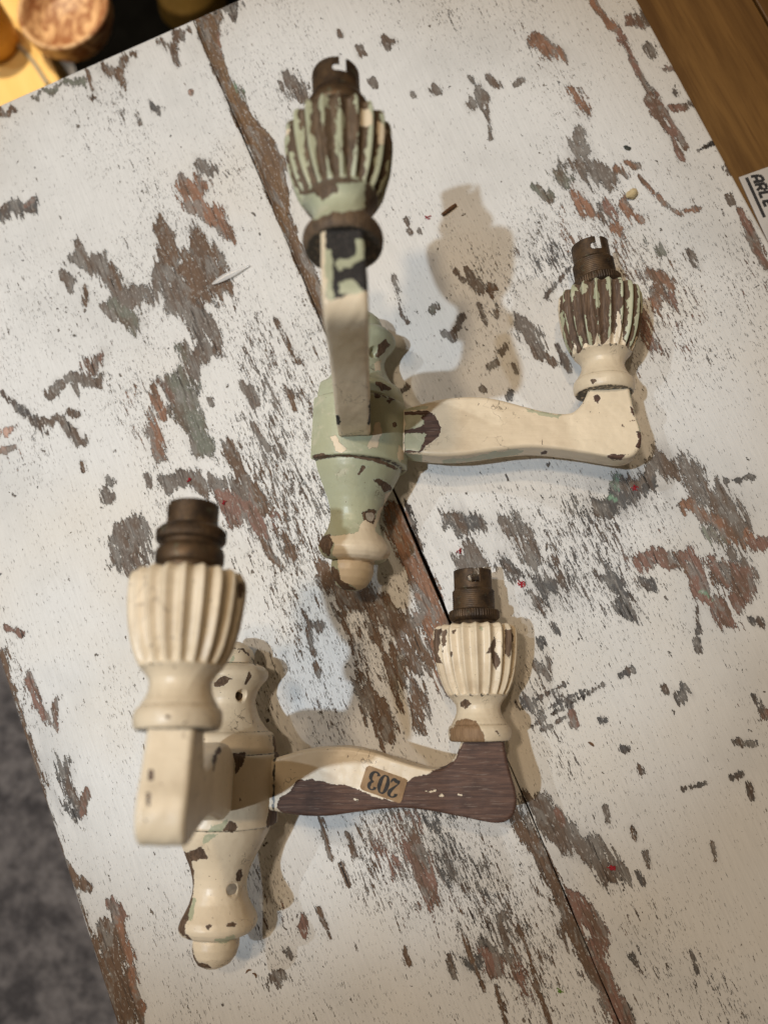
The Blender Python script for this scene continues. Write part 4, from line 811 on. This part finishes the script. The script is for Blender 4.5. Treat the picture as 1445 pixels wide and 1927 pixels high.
CUP = [(0.5, 28.5), (15.8, 28.5), (16.8, 29.1), (17.4, 30.6), (17.7, 33), (17.5, 35.4), (16.7, 37.0), (15.6, 37.6), (15.4, 38.4), (14.9, 39.4), (13.8, 41.2), (12.8, 43.8), (12.4, 46.2), (12.8, 48.4), (14.2, 50.6), (16.6, 53.2), (18.7, 56.4), (20.6, 60.6),
       (22.1, 65.5), (23.3, 71), (24.2, 77), (24.8, 83), (24.9, 87.5), (24.6, 90.2), (23.6, 92.2), (22.0, 93.0), (19, 92.6), (14, 91.8), (9, 91.5)]
NF = 20
def cup(key, mat, parent, M, phase=0.0):
    nu, nv = 190, 320
    pr = resample(CUP, nu); th = np.linspace(0, 2*math.pi, nv, endpoint=False)
    r = pr[:, 0][:, None]; a = pr[:, 1][:, None]
    ph = (th*NF/(2*math.pi)+phase) % 1.0; hol = np.abs(np.sin(math.pi*ph)); gsh = 1-(.75*hol+.25*hol*hol)      # 1 on the sharp ridge .. 0 in the hollow
    fade = np.clip((a-50.5)/7, 0, 1); fade = fade*fade*(3-2*fade); top = np.where(a > 91.9, np.clip((r-17)/5, 0, 1), 1)
    rr = r-(1-gsh)[None]*2.7*fade*np.where(r > 17, 1, 0)*top
    rr = rr+fbm(np.cos(th)[None]*3+a/9, np.sin(th)[None]*3+a/13, 3, 2)*.18*(r > 2)
    P = np.stack([LC+rr*np.cos(th)[None], a+0*th[None]-(1-gsh)[None]*.5*(a > 90)*fade, rr*np.sin(th)[None]], 2)
    n = np.cross(np.gradient(P, axis=0), np.roll(P, -1, 1)-np.roll(P, 1, 1)); n /= np.linalg.norm(n, axis=2, keepdims=True)+1e-9
    if (n[..., 0]*np.cos(th)[None]+n[..., 2]*np.sin(th)[None]).sum() < 0: n = -n
    V = P.reshape(-1, 3); at = decal_attrs(key, V, n.reshape(-1, 3))
    if key.startswith('cup2'):      # on these cups the green survives on the ridges, the hollows are bare
        pat = 4.2*fbm(np.floor(th*NF/(2*math.pi)+phase+.5)[None]*3.7, a/11, 3, 8)+2.2*fbm(th[None]*24, a/3.0, 3, 15)
        rid = (gsh-.52)[None]*5.0+pat+(-.5 if key == 'cup2r' else -.1)
        rid = np.where((a > 53) & (a < 93.2), rid, -6)
        at['green'] = np.where(at['green'] > 0, at['green'], np.maximum(at['green'], np.clip(rid, -6, 3).ravel()))
        if key == 'cup2r': at['green'] = np.where(at['wood'] > 0, at['green'], -6)
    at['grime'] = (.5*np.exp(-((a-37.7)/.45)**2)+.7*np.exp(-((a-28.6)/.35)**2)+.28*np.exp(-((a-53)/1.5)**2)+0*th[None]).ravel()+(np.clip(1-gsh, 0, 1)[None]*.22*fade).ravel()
    f = grid_faces(nu, nv, False, True)
    return mesh_obj('fluted_cup', V, f, mat, parent, M, True, at)

def lathe(name, prof, mat, parent, M, nv=96, x0=LC, knurl=None):
    p = np.array(prof, float); th = np.linspace(0, 2*math.pi, nv, endpoint=False)
    r = p[:, 0][:, None]+0*th[None]
    if knurl: lo, hi, n, dep = knurl; r = r+np.where((p[:, 1] >= lo) & (p[:, 1] <= hi), 1, 0)[:, None]*dep*np.sign(np.sin(th*n))[None]
    P = np.stack([x0+r*np.cos(th)[None], p[:, 1][:, None]+0*th[None], r*np.sin(th)[None]], 2)
    return mesh_obj(name, P.reshape(-1, 3), grid_faces(len(p), nv, False, True)[:, ::-1], mat, parent, M, True)

def barrel(parent, M, r, a0, a1, slots, name='lamp_holder'):
    """thin brass tube with two bayonet slots cut from its mouth (outer and inner walls and rims)"""
    nv = 200; th = np.linspace(0, 2*math.pi, nv, endpoint=False); na = int((a1-a0)/.38)+1; aa = np.linspace(a0, a1, na)
    wall = .8
    A, T = np.meshgrid(aa, th, indexing='ij')
    arc = lambda t0: ((T-t0+math.pi) % (2*math.pi)-math.pi)*r
    cut = np.zeros(A.shape, bool)
    for t0 in slots:
        s = arc(t0); cut |= (np.abs(s) < 1.55) & (A > a1-7.2)
        cut |= (s > -1.5) & (s < 3.4) & (np.abs(A-(a1-6.4)) < 1.55); cut |= np.hypot(s-3.2, A-(a1-5.9)) < 1.95
    # face kept when its four corners are kept
    ko = ~cut; verts = []; out = []
    for rad in (r, r-wall):
        verts.append(np.stack([LC+rad*np.cos(T), A, rad*np.sin(T)], 2).reshape(-1, 3))
    f = grid_faces(na, nv, False, True); keep = ko.ravel()[f].all(1); fk = f[keep]; n0 = na*nv
    # boundary edges -> wall quads
    E = {}
    for q in fk:
        for k in range(4):
            e = (int(q[k]), int(q[(k+1) % 4])); 
            if (e[1], e[0]) in E: del E[(e[1], e[0])]
            else: E[e] = 1
    rim = np.array([(a, b, b+n0, a+n0) for a, b in E])
    F = np.vstack([fk[:, ::-1], fk+n0, rim])
    used = np.unique(F); mp = np.full(2*n0, -1); mp[used] = np.arange(len(used))
    return mesh_obj(name, np.vstack(verts)[used], mp[F], M_BRASS, parent, M, False)

def threads(a0, a1, r, pitch=1.15, dep=.45):
    out = [(r-2, a0)]
    a = a0
    while a < a1-pitch*.5: out += [(r-dep, a), (r, a+pitch*.35), (r, a+pitch*.6)]; a += pitch
    return out+[(r-dep, a1), (r-2.0, a1+.3)]

def lamp_holder(kind, parent, M, slots):
    if kind == 'thread':
        o = barrel(parent, M, 11.2, 111, 125.8, slots)
        lathe('threaded_skirt', [(9, 101.5)]+threads(102.2, 113.5, 12.4)[1:-1]+[(11.9, 113.9), (11.3, 114.6), (10.4, 114.6)], M_BRASS, o, Matrix.Identity(4), 120)
        lathe('shade_ring', [(11.0, 95.6), (12.8, 95.9), (14.2, 97.2), (14.5, 97.8), (14.6, 98.3), (14.6, 101.2), (14.6, 101.3), (14.2, 101.9), (13.2, 102.2), (11.8, 102.2)], M_BRASS, o, Matrix.Identity(4), 360, knurl=(97.7, 101.25, 60, .16))
        lathe('neck', [(6, 90), (11.6, 91.0), (12.2, 93.0), (12.4, 95.0), (11.5, 96.2), (9, 96.2)], M_BRASS, o, Matrix.Identity(4))
    elif kind == 'two_ring':
        o = barrel(parent, M, 11.2, 110, 124.8, slots)
        lathe('shade_ring', [(10.9, 107.2), (14.2, 107.3), (14.9, 108.2), (15.0, 108.6), (15.0, 112.2), (14.8, 112.5), (13.8, 113.6), (12.2, 114.3), (10.9, 114.4)], M_BRASS, o, Matrix.Identity(4), 360, knurl=(108.5, 112.3, 60, .18))
        lathe('collar', [(10.5, 96.5), (13.2, 96.6), (14.3, 97.6), (14.7, 99.2), (14.7, 102.6), (14.2, 103.9), (13.0, 104.8), (13.1, 106.2), (13.3, 107.6), (11, 108)], M_BRASS, o, Matrix.Identity(4))
        lathe('neck', [(6, 90), (13.0, 90.8), (13.4, 92.4), (12.6, 94.2), (13.6, 95.6), (13.4, 96.8), (9, 97.2)], M_BRASS, o, Matrix.Identity(4))
    else:
        o = barrel(parent, M, 11.2, 106, 125.8, slots)
        lathe('shade_ring', [(11.0, 98.8), (14.6, 99.0), (15.5, 100.2), (15.6, 102.0), (15.2, 104.2), (14.2, 106.4), (13.0, 108.2), (12.4, 109.8), (12.2, 111.0), (11.4, 111.8), (10.6, 111.8)], M_BRASS, o, Matrix.Identity(4))
        lathe('neck', [(6, 90), (13.4, 91.0), (14.2, 93.4), (13.6, 97.4), (12.8, 99.4), (9, 99.6)], M_BRASS, o, Matrix.Identity(4))
    lathe('lamp_seat', [(.3, 112.5), (7.5, 112.5), (10.2, 112.2), (10.3, 108)], M_DARK, o, Matrix.Identity(4), 48)
    for s in (-1, 1):
        lathe('contact_pin', [(.2, 118), (1.6, 117.8), (2.0, 117), (2.0, 112)], M_BRASS, o, Matrix.Identity(4), 16, x0=LC+s*4.5)
    return o

LIGHTS = {
 1: dict(T=(-127.78, -105.46, 26.65), yaw=.0102, pit=-.1118, rol=.8652, mat=M_CREAM_Y, holes=[(-2.0, 56.6, 3.5, 3.2), (-.8, -46.6, 3.6, .9)],
         arms={'r': dict(al=.6547, be=.029, tw=-.0253, ti=-.0035, am=M_CREAM_X, cm=M_CREAM_Y, hk='thread', sl=(1.35, 4.5), ht=(0, 0), ph=.1),
               'u': dict(al=.7198, be=.0909, tw=.0226, ti=.0125, am=M_CREAM_X, cm=M_CREAM_Y, hk='two_ring', sl=(1.1, 4.2), ht=(0, 0), ph=.4)},
         label='cream painted wooden two-arm wall light with a 203 sticker, nearest the camera'),
 2: dict(T=(-54.57, 101.14, 22.64), yaw=-.0135, pit=-.0829, rol=.744, mat=M_GREEN_Y, holes=[(1.2, -45.6, 3.6, .8), (-1, 56.6, 3.4, 3.0)],
         arms={'r': dict(al=.7658, be=.0122, tw=.0253, ti=.0067, am=M_CREAM_X, cm=M_CREAM_Y, hk='thread', sl=(1.25, 4.4), ht=(0, .13), ph=.3),
               'u': dict(al=.659, be=.1022, tw=.0, ro=.0853, ti=-.0134, am=M_CREAM_K, cm=M_WOOD_Y, hk='bell', sl=(-.35, 2.8), ht=(0, 0), ph=.2)},
         label='pale green and cream two-arm wall light with stripped dark fluted cup, behind'),
}
def arm_matrix(side, al, be):
    ang = math.pi/2-al if side == 'r' else math.pi/2+al
    return ry(-ang) @ rz(be)
PARTS = {}; MATS = {}
for i, L in LIGHTS.items():
    M0 = Matrix.Translation(Vector(L['T'])*U) @ rz(L['yaw']) @ rx(L['pit']) @ ry(L['rol'])
    root = empty('wall_light', M0); tag(root, L['label'], 'wall light', 'pair of old wooden wall lights'); L['root'] = root
    bp = back_plate(i, L['mat'], root, L['holes']); PARTS[f'back{i}'] = bp
    for side, A in L['arms'].items():
        Ma = arm_matrix(side, A['al'], A['be']) @ rx(A.get('ro', 0))
        ar = arm(f'arm{i}{side}', A['am'], root, Ma); PARTS[f'arm{i}{side}'] = ar; MATS[f'arm{i}{side}'] = Ma
        piv = Vector((LC, AB, 0))*U
        Mc = Ma @ Matrix.Translation(piv) @ rx(A['tw']) @ rz(A['ti']) @ Matrix.Translation(-piv)
        cu = cup(f'cup{i}{side}', A['cm'], root, Mc, A['ph']); PARTS[f'cup{i}{side}'] = cu
        p2 = Vector((LC, 92, 0))*U
        Mh = Mc @ Matrix.Translation(p2) @ rx(A['ht'][0]) @ rz(A['ht'][1]) @ Matrix.Translation(-p2)
        lamp_holder(A['hk'], root, Mh, A['sl'])

def surf_z(y, x):      # radius of the turned back plate at axial y
    pr = np.array(BP); return math.sqrt(max(np.interp(y, pr[:, 1], pr[:, 0])**2-x*x, 0))
M_PLUG = m_simple('wood_filler', (.34, .29, .23), (.46, .40, .32), 300, .7)
def disc(name, r, h, mat, parent, pos, jag=0, dome=0.0):
    n = 28; vs_ = [(0, 0, h+dome)]; F = []
    for k in range(n):
        a = 2*math.pi*k/n; rr = r*(1+jag*math.sin(3*a+1)+jag*.6*math.sin(5*a)); vs_.append((rr*math.cos(a), rr*math.sin(a)*1.1, h))
    for k in range(n):
        a = vs_[1+k]; vs_.append((a[0]*1.03, a[1]*1.03, -1.5))
    for k in range(n):
        k2 = (k+1) % n; F += [(0, 1+k, 1+k2), (1+k, 1+n+k, 1+n+k2, 1+k2)]
    return mesh_obj(name, vs_, F, mat, parent, Matrix.Translation(Vector(pos)*U), False)
disc('screw', 2.6, .0, M_BRASS, PARTS['back1'], (-2.0, 56.6, surf_z(56.6, 2)-2.8), 0, .5)
disc('filler_plug', 3.2, .0, M_PLUG, PARTS['back1'], (-.8, -46.6, surf_z(-46.6, .8)-.55), .06, .1)
disc('filler_plug', 3.2, .0, M_PLUG, PARTS['back2'], (1.2, -45.6, surf_z(-45.6, 1.2)-.5), .06, .1)

# ---- number sticker on the arm of the near light
M_LABEL = m_simple('brown_paper', (.30, .185, .095), (.42, .275, .155), 140, .8, bumpd=.00006)
M_INK = m_simple('black_ink', (.016, .015, .014), (.035, .03, .026), 300, .7)
def ribbon(name, strokes, mat, parent, M, z=0.0, rnd=True):
    """flat printed glyphs: each stroke is a list of (x, y, width)"""
    V = []; F = []
    for st in strokes:
        p = catmull([(a[0], a[1], a[2]) for a in st], max(10, 8*len(st))) if len(st) > 2 else resample(st, 2)
        t = np.gradient(p[:, :2], axis=0); t /= np.linalg.norm(t, axis=1, keepdims=True)+1e-9; nn = np.stack([-t[:, 1], t[:, 0]], 1)
        b = len(V); z += .004
        for q, n in zip(p, nn): V += [(q[0]+n[0]*q[2]/2, q[1]+n[1]*q[2]/2, z), (q[0]-n[0]*q[2]/2, q[1]-n[1]*q[2]/2, z)]
        for k in range(len(p)-1): F.append((b+2*k, b+2*k+1, b+2*k+3, b+2*k+2))
    return mesh_obj(name, V, F, mat, parent, M, False)
sx, sy = STICKER['x'], STICKER['y']
MS = MATS['arm1r'] @ Matrix(((sx[0], sy[0], 0, STICKER['o'][0]*U), (sx[1], sy[1], 0, STICKER['o'][1]*U), (0, 0, 1, 9.75*U), (0, 0, 0, 1)))
W_, H_ = STICKER['w']/2, STICKER['h']/2
ol = []
for (cx, cy, a0) in ((W_-2, H_-2, 0), (-W_+2, H_-2, 90), (-W_+2, -H_+2, 180), (W_-2, -H_+2, 270)):
    for k in range(5):
        a = math.radians(a0+k*22.5); ol.append((cx+2*math.cos(a)+random.uniform(-.2, .2), cy+2*math.sin(a)+random.uniform(-.2, .2)))
nn = len(ol)
cz = lambda x, y: .05+1.1*max(0, (x/W_+y/H_)/2-.5)+.7*max(0, (-x/W_-y/H_)/2-.55)
stk = mesh_obj('number_sticker', [(x*.8, y*.8, .05) for x, y in ol]+[(x, y, cz(x, y)) for x, y in ol]+[(x, y, cz(x, y)-.3) for x, y in ol],
               [tuple(range(nn))]+[(k+r_*nn, k+(r_+1)*nn, (k+1) % nn+(r_+1)*nn, (k+1) % nn+r_*nn) for r_ in (0, 1) for k in range(nn)], M_LABEL, LIGHTS[1]['root'], MS, False)
stk['label'] = 'small brown paper sticker printed 203'
two = [[(-2.0, 2.6, 1.7), (-2.1, 3.4, 1.5), (-1.3, 4.6, .8), (.1, 5.0, .75), (1.4, 4.3, 1.4), (1.7, 2.9, 1.9), (.9, 1.1, 1.5), (-.6, -1.2, .8), (-2.2, -3.6, .5)],
       [(-2.4, -4.2, 1.3), (-.6, -4.0, 1.6), (1.0, -4.5, 1.5), (2.1, -3.9, 1.0), (2.4, -2.4, .5)]]
zero = [[(0, 5.05, .6), (-1.2, 4.4, 1.0), (-2.0, 2.2, 1.75), (-2.1, 0, 1.9), (-2.0, -2.2, 1.75), (-1.2, -4.4, 1.0), (0, -5.05, .6)],
        [(0, 5.05, .6), (1.2, 4.4, 1.0), (2.0, 2.2, 1.75), (2.1, 0, 1.9), (2.0, -2.2, 1.75), (1.2, -4.4, 1.0), (0, -5.05, .6)]]
three = [[(-1.9, 3.0, 1.7), (-1.9, 3.8, 1.3), (-1.0, 4.8, .7), (.3, 5.0, .8), (1.4, 4.2, 1.4), (1.6, 2.8, 1.8), (1.1, 1.3, 1.2), (-.3, .5, .6)],
         [(-.4, .45, .6), (1.0, .1, .9), (2.0, -1.2, 1.7), (2.0, -2.9, 1.8), (1.2, -4.4, 1.2), (-.2, -5.0, .8), (-1.6, -4.5, 1.1), (-2.1, -3.3, 1.9)]]
for g_, dx in ((two, -5.6), (zero, 0), (three, 5.6)):
    ribbon('printed_digit', [[((x*.98)+dx*1.06, y*.95, w*1.2) for x, y, w in s] for s in g_], M_INK, stk, Matrix.Translation((0, 0, .09*U)))

# ------------------------------------------------------------------ small things lying on the table
def tz(s, t, z=0): return (*(TD*s+TN_*t), z)
def blob(name, loc, size, mat, seed, label, cat, rot=0):
    bm = bmesh.new(); bmesh.ops.create_icosphere(bm, subdivisions=3, radius=1)
    rnd = random.Random(seed); o3 = Vector((rnd.random()*9, rnd.random()*9, rnd.random()*9))
    from mathutils import noise as nz
    for v in bm.verts:
        k = 1+.45*nz.noise(v.co*1.6+o3); v.co = Vector((v.co.x*size[0]*k, v.co.y*size[1]*k, v.co.z*size[2]*k))*U
    me = bpy.data.meshes.new(name); bm.to_mesh(me); bm.free(); me.materials.append(mat)
    me.polygons.foreach_set('use_smooth', np.ones(len(me.polygons), dtype=bool))
    o = bpy.data.objects.new(name, me); C.objects.link(o); o.location = Vector(loc)*U; o.rotation_euler[2] = rot
    return tag(o, label, cat)
def tube(pts, r, nseg=8, taper=None):
    p = np.asarray(pts, float); t = np.gradient(p, axis=0); t /= np.linalg.norm(t, axis=1, keepdims=True)+1e-9
    up = np.array([.3, .2, 1.]); V = []; F = []
    for k in range(len(p)):
        a = np.cross(t[k], up); a /= np.linalg.norm(a)+1e-9; b_ = np.cross(a, t[k]); rr = r*(taper[k] if taper is not None else 1)
        for j in range(nseg): an = 2*math.pi*j/nseg; V.append(p[k]+rr*(a*math.cos(an)+b_*math.sin(an)))
    for k in range(len(p)-1):
        for j in range(nseg): F.append((k*nseg+j, k*nseg+(j+1) % nseg, (k+1)*nseg+(j+1) % nseg, (k+1)*nseg+j))
    F += [tuple(range(nseg))[::-1], tuple(range((len(p)-1)*nseg, len(p)*nseg))]
    return V, F
M_SPL = m_simple('splinter_wood', (.10, .05, .025), (.20, .10, .045), 500, .7, sc=(1, 1, 1))
M_CRUMB = m_simple('plaster_crumb', (.55, .42, .22), (.70, .58, .36), 260, .9, bumpd=.0003)
M_RED = m_simple('red_fibre', (.32, .010, .020), (.46, .03, .045), 200, .8)
M_LEAF = m_simple('dark_flake', (.03, .035, .03), (.07, .07, .055), 300, .8)
M_GREENBIT = m_simple('green_fibre', (.10, .22, .03), (.20, .34, .06), 200, .8)
for d in DEBRIS:
    k = d['k']
    if k == 'splinter':
        a, b_ = np.array(d['a']), np.array(d['b']); n = 14; L_ = np.linalg.norm(b_-a)
        t = np.linspace(0, 1, n)[:, None]; pts = a+(b_-a)*t; z = np.full(n, d['r']*.9)+np.sin(t[:, 0]*math.pi)*d.get('arch', 0)
        side = np.array([-(b_-a)[1], (b_-a)[0]])/L_; pts = pts+side*(np.sin(t*math.pi)*d.get('bow', 0)); P3 = np.c_[pts, z]
        tp = .8+.25*np.sin(np.linspace(.2, 2.9, n)) if not d.get('bow') else .25+.9*np.sin(np.linspace(.15, 3.0, n))
        V, F = tube(P3, d['r'], 8, tp); o = mesh_obj(d['n'], V, F, M_SPL, None, None, False); tag(o, d['l'], d['c'], d.get('g'))
    elif k == 'blob':
        mm = {'crumb': M_CRUMB, 'leaf': M_LEAF}[d['m']]
        blob(d['n'], (*d['a'], d['s'][2]*.8), d['s'], mm, 5, d['l'], d['c'], d.get('rot', 0))
    elif k == 'tuft':
        rnd = random.Random(int(d['a'][0]*10)); V = []; F = []
        for q in range(d['q']):
            p = []; an = rnd.random()*6.28; x, y = rnd.gauss(0, d['s']*.35), rnd.gauss(0, d['s']*.35)
            for w in range(12): p.append((d['a'][0]+x, d['a'][1]+y, .3+.6*abs(math.sin(w*.7+q)))); an += rnd.gauss(0, .8); x += math.cos(an)*d['s']*.2; y += math.sin(an)*d['s']*.2
            v, f = tube(p, .28, 5); b_ = len(V); V += [tuple(a) for a in v]; F += [tuple(i+b_ for i in q_) for q_ in f]
        o = mesh_obj(d['n'], V, F, M_GREENBIT if d.get('green') else M_RED, None, None, True); tag(o, d['l'], d['c'], 'fibre tufts on the table')
    elif k == 'sliver':
        a, b_ = np.array(d['a']), np.array(d['b']); n = 16; V = []; F = []; dr = (b_-a); L_ = np.linalg.norm(dr); dr /= L_; sd = np.array([-dr[1], dr[0]])
        for lay in (0, 1):
            for q in range(n):
                t = q/(n-1); w = d['w']*math.sin(math.pi*(.04+.93*t)**.8)
                for s in (-1, 0, 1):
                    p = a+dr*L_*t+sd*s*w; V.append((p[0], p[1], .5+1.1*abs(s)+.8*math.sin(math.pi*t)-lay*.35))
        m3 = n*3
        for q in range(n-1):
            for s in range(2):
                i0 = q*3+s; F.append((i0, i0+3, i0+4, i0+1)); F.append((m3+i0, m3+i0+1, m3+i0+4, m3+i0+3))
        m, nt, b = newmat('translucent_plastic'); b.inputs['Base Color'].default_value = (.86, .85, .83, 1); b.inputs['Roughness'].default_value = .25; b.inputs['Alpha'].default_value = .5
        o = mesh_obj(d['n'], V, F, m, None, None, True); tag(o, d['l'], d['c'])

# ------------------------------------------------------------------ beside and beyond the table
def m_oak():
    m, nt, b = newmat('varnished_oak'); g = NT(nt)
    w = g.noise(g.obj((1, .10, 1)), 60, 5, .62, .5); f = g.noise(g.obj((1, .04, 1)), 500, 3, .6)
    c = g.mix(g.ramp(w, .35, .68), (.135, .066, .018), (.26, .14, .042)); c = g.mix(g.math('MULTIPLY', g.ramp(f, .5, .75), .5), c, (.12, .055, .016))
    g.l(c, b.inputs['Base Color']); b.inputs['Roughness'].default_value = .42; g.l(g.bump(f, .0002, .5), b.inputs['Normal']); return m
M_OAK = m_oak()
side = empty('oak_side_table', M_TABLE); tag(side, 'brown oak boarded top at right, just below the white table', 'side table')
t_a = SIDE['t0']
for k in range(3):
    lo_, hi_ = (t_a+.0, SIDE['joint']-.8) if k == 0 else (SIDE['joint']+.8+(k-1)*131, SIDE['joint']+(k)*131-.6)
    box('board', (lo_, 60, SIDE['z']-18), (hi_, 760, SIDE['z']), M_OAK, side, None, 1.0)
M_CARD = m_simple('white_card', (.60, .58, .56), (.68, .66, .64), 50, .5); M_CARDINK = m_simple('dark_print', (.02, .02, .024), (.035, .035, .04), 200, .6)
cd = CARD
Mc_ = Matrix(((cd['ux'][0], cd['uy'][0], 0, cd['o'][0]*U), (cd['ux'][1], cd['uy'][1], 0, cd['o'][1]*U), (0, 0, 1, (SIDE['z']+1.4)*U), (0, 0, 0, 1)))
card = box('name_card', (0, 0, -1.2), (52, 30, 0), M_CARD, None, Mc_, .4); tag(card, 'white card printed with dark slanted capitals beside the table edge', 'card')
def letters():
    S = .28; A_ = []
    w = 2.0
    def seg(pts): return [(x+y*S*0+y*.22, y, w) for x, y in pts]
    gl = {'A': [[(0, 0), (0, 5.2)], [(0, 5.2), (1.2, 6.6)], [(1.2, 6.6), (4.2, 6.6)], [(4.2, 6.6), (4.2, 0)], [(0, 2.8), (4.2, 2.8)]],
          'R': [[(0, 0), (0, 6.6)], [(0, 6.6), (3.2, 6.6)], [(3.2, 6.6), (4.2, 5.6)], [(4.2, 5.6), (4.2, 3.8)], [(4.2, 3.4), (0, 2.8)], [(2.0, 2.8), (4.4, 0)]],
          'L': [[(0, 7), (0, 0)], [(0, .6), (3.9, .6)]], 'E': [[(0, 0), (0, 7)], [(0, .6), (4, .6)], [(0, 3.5), (3.6, 3.5)], [(0, 6.4), (4, 6.4)]]}
    return {k: [seg(s) for s in v] for k, v in gl.items()}
GL = letters(); x = cd['tx']
for ch in 'ARLE':
    ribbon('printed_letter', [[(p[0]+x, p[1]+cd['ty'], p[2]) for p in s] for s in GL[ch]], M_CARDINK, card, Matrix.Translation((0, 0, .06*U))); x += 6.4
ribbon('printed_bar', [[(cd['tx']-.5, cd['ty']-2.9, 2.1), (cd['tx']+30, cd['ty']-2.9, 2.1)]], M_CARDINK, card, Matrix.Translation((0, 0, .06*U)))

def m_carpet():
    m, nt, b = newmat('grey_carpet'); g = NT(nt); iso = g.obj()
    a = g.noise(iso, 26, 5, .7); f = g.noise(iso, 260, 3, .7)
    c = g.mix(g.ramp(a, .36, .66), (.13, .135, .16), (.46, .465, .52)); c = g.mix(g.math('MULTIPLY', g.ramp(f, .45, .7), .5), c, (.32, .32, .36))
    g.l(c, b.inputs['Base Color']); b.inputs['Roughness'].default_value = .95; b.inputs['Specular IOR Level'].default_value = .1; g.l(g.bump(f, .004, 1), b.inputs['Normal']); return m
fl = mesh_obj('carpet', [(-3000, -3000, -520), (3000, -3000, -520), (3000, 3000, -520), (-3000, 3000, -520)], [(0, 1, 2, 3)], m_carpet(), None, None, False); tag(fl, kind='structure')

def turned(name, prof, mat, loc, label, cat, n=64, rot=None, parent=None):
    p = resample(prof, 60); th = np.linspace(0, 2*math.pi, n, endpoint=False)
    P = np.stack([p[:, 0][:, None]*np.cos(th)[None], p[:, 0][:, None]*np.sin(th)[None], p[:, 1][:, None]+0*th[None]], 2)
    o = mesh_obj(name, P.reshape(-1, 3), grid_faces(len(p), n, False, True), mat, None, None, True)
    o.location = Vector(loc)*U
    if rot: o.rotation_euler = rot
    return tag(o, label, cat)
M_YEL = m_simple('yellow_pine', (.88, .58, .20), (.93, .70, .30), 14, .55, sc=(1, .15, 1))
blk = empty('pine_stool', Matrix.Translation((BG['blk'][0]*U, BG['blk'][1]*U, -.330))); blk.rotation_euler[2] = PL-math.pi/2
tag(blk, 'bright yellow pine stool top beyond the far table edge', 'stool')
box('seat', (-260, -150, -30), (0, 150, 0), M_YEL, blk, None, 4)
for lx in (-245, -45):
    for ly in (-135, 100): box('leg', (lx, ly, -190), (lx+32, ly+32, -30.2), M_YEL, blk)
def m_bowl():
    m, nt, b = newmat('turned_bowl_wood'); g = NT(nt); n = g.noise(g.obj((1, .35, 1)), 60, 5, .7, 1.2)
    g.l(g.mix(g.ramp(n, .42, .56), (.34, .15, .07), (.74, .50, .30)), b.inputs['Base Color']); b.inputs['Roughness'].default_value = .45; return m
turned('wooden_bowl', [(0, 0), (30, 0), (45, 7), (54, 22), (56, 40), (54, 42), (51, 41), (46, 30), (38, 19), (20, 13), (0, 12)], m_bowl(), (*BG['bowl'], -329.5), 'turned brown wooden bowl standing on the yellow stool', 'bowl')
M_ORG = m_simple('amber_wood', (.74, .36, .05), (.86, .48, .10), 30, .4)
turned('amber_cup', [(0, 0), (26, 0), (31, 20), (33, 62), (31, 63), (29, 60), (26, 8), (0, 6)], M_ORG, (*BG['cup'], -329.4), 'amber yellow cup at the top left corner of the picture', 'cup')
V, F = tube(catmull([(*BG['c0'], -327.5), (*BG['c1'], -327.5), (*BG['c2'], -327.5)], 30), 2.6, 10)
tag(mesh_obj('grey_cord', V, F, m_simple('grey_cord', (.30, .29, .26), (.40, .38, .34), 80, .8), None, None, True), 'thin grey cord curving across the yellow stool', 'cord')
M_BLK = m_simple('black_box', (.0015, .0015, .0015), (.003, .003, .003), 40, .9, spec=.05)
bx_ = box('black_box', (10, -420, -519.5), (420, 260, -420), M_BLK, None, Matrix.Translation(((BG['dark'][0]-120)*U, (BG['dark'][1]-25)*U, 0)) @ rz(PL-math.pi/2), 3)
tag(bx_, 'black box on the floor behind the far table edge', 'box')
turned('brass_pot', [(0, 0), (22, 0), (40, 14), (46, 34), (40, 56), (26, 68), (20, 74), (23, 82), (21, 83), (17, 74), (0, 70)], m_simple('old_gold', (.30, .19, .05), (.40, .26, .08), 30, .35, .8), (*BG['brass'], -419.5), 'dull brass pot on the black box, partly out of frame', 'pot')
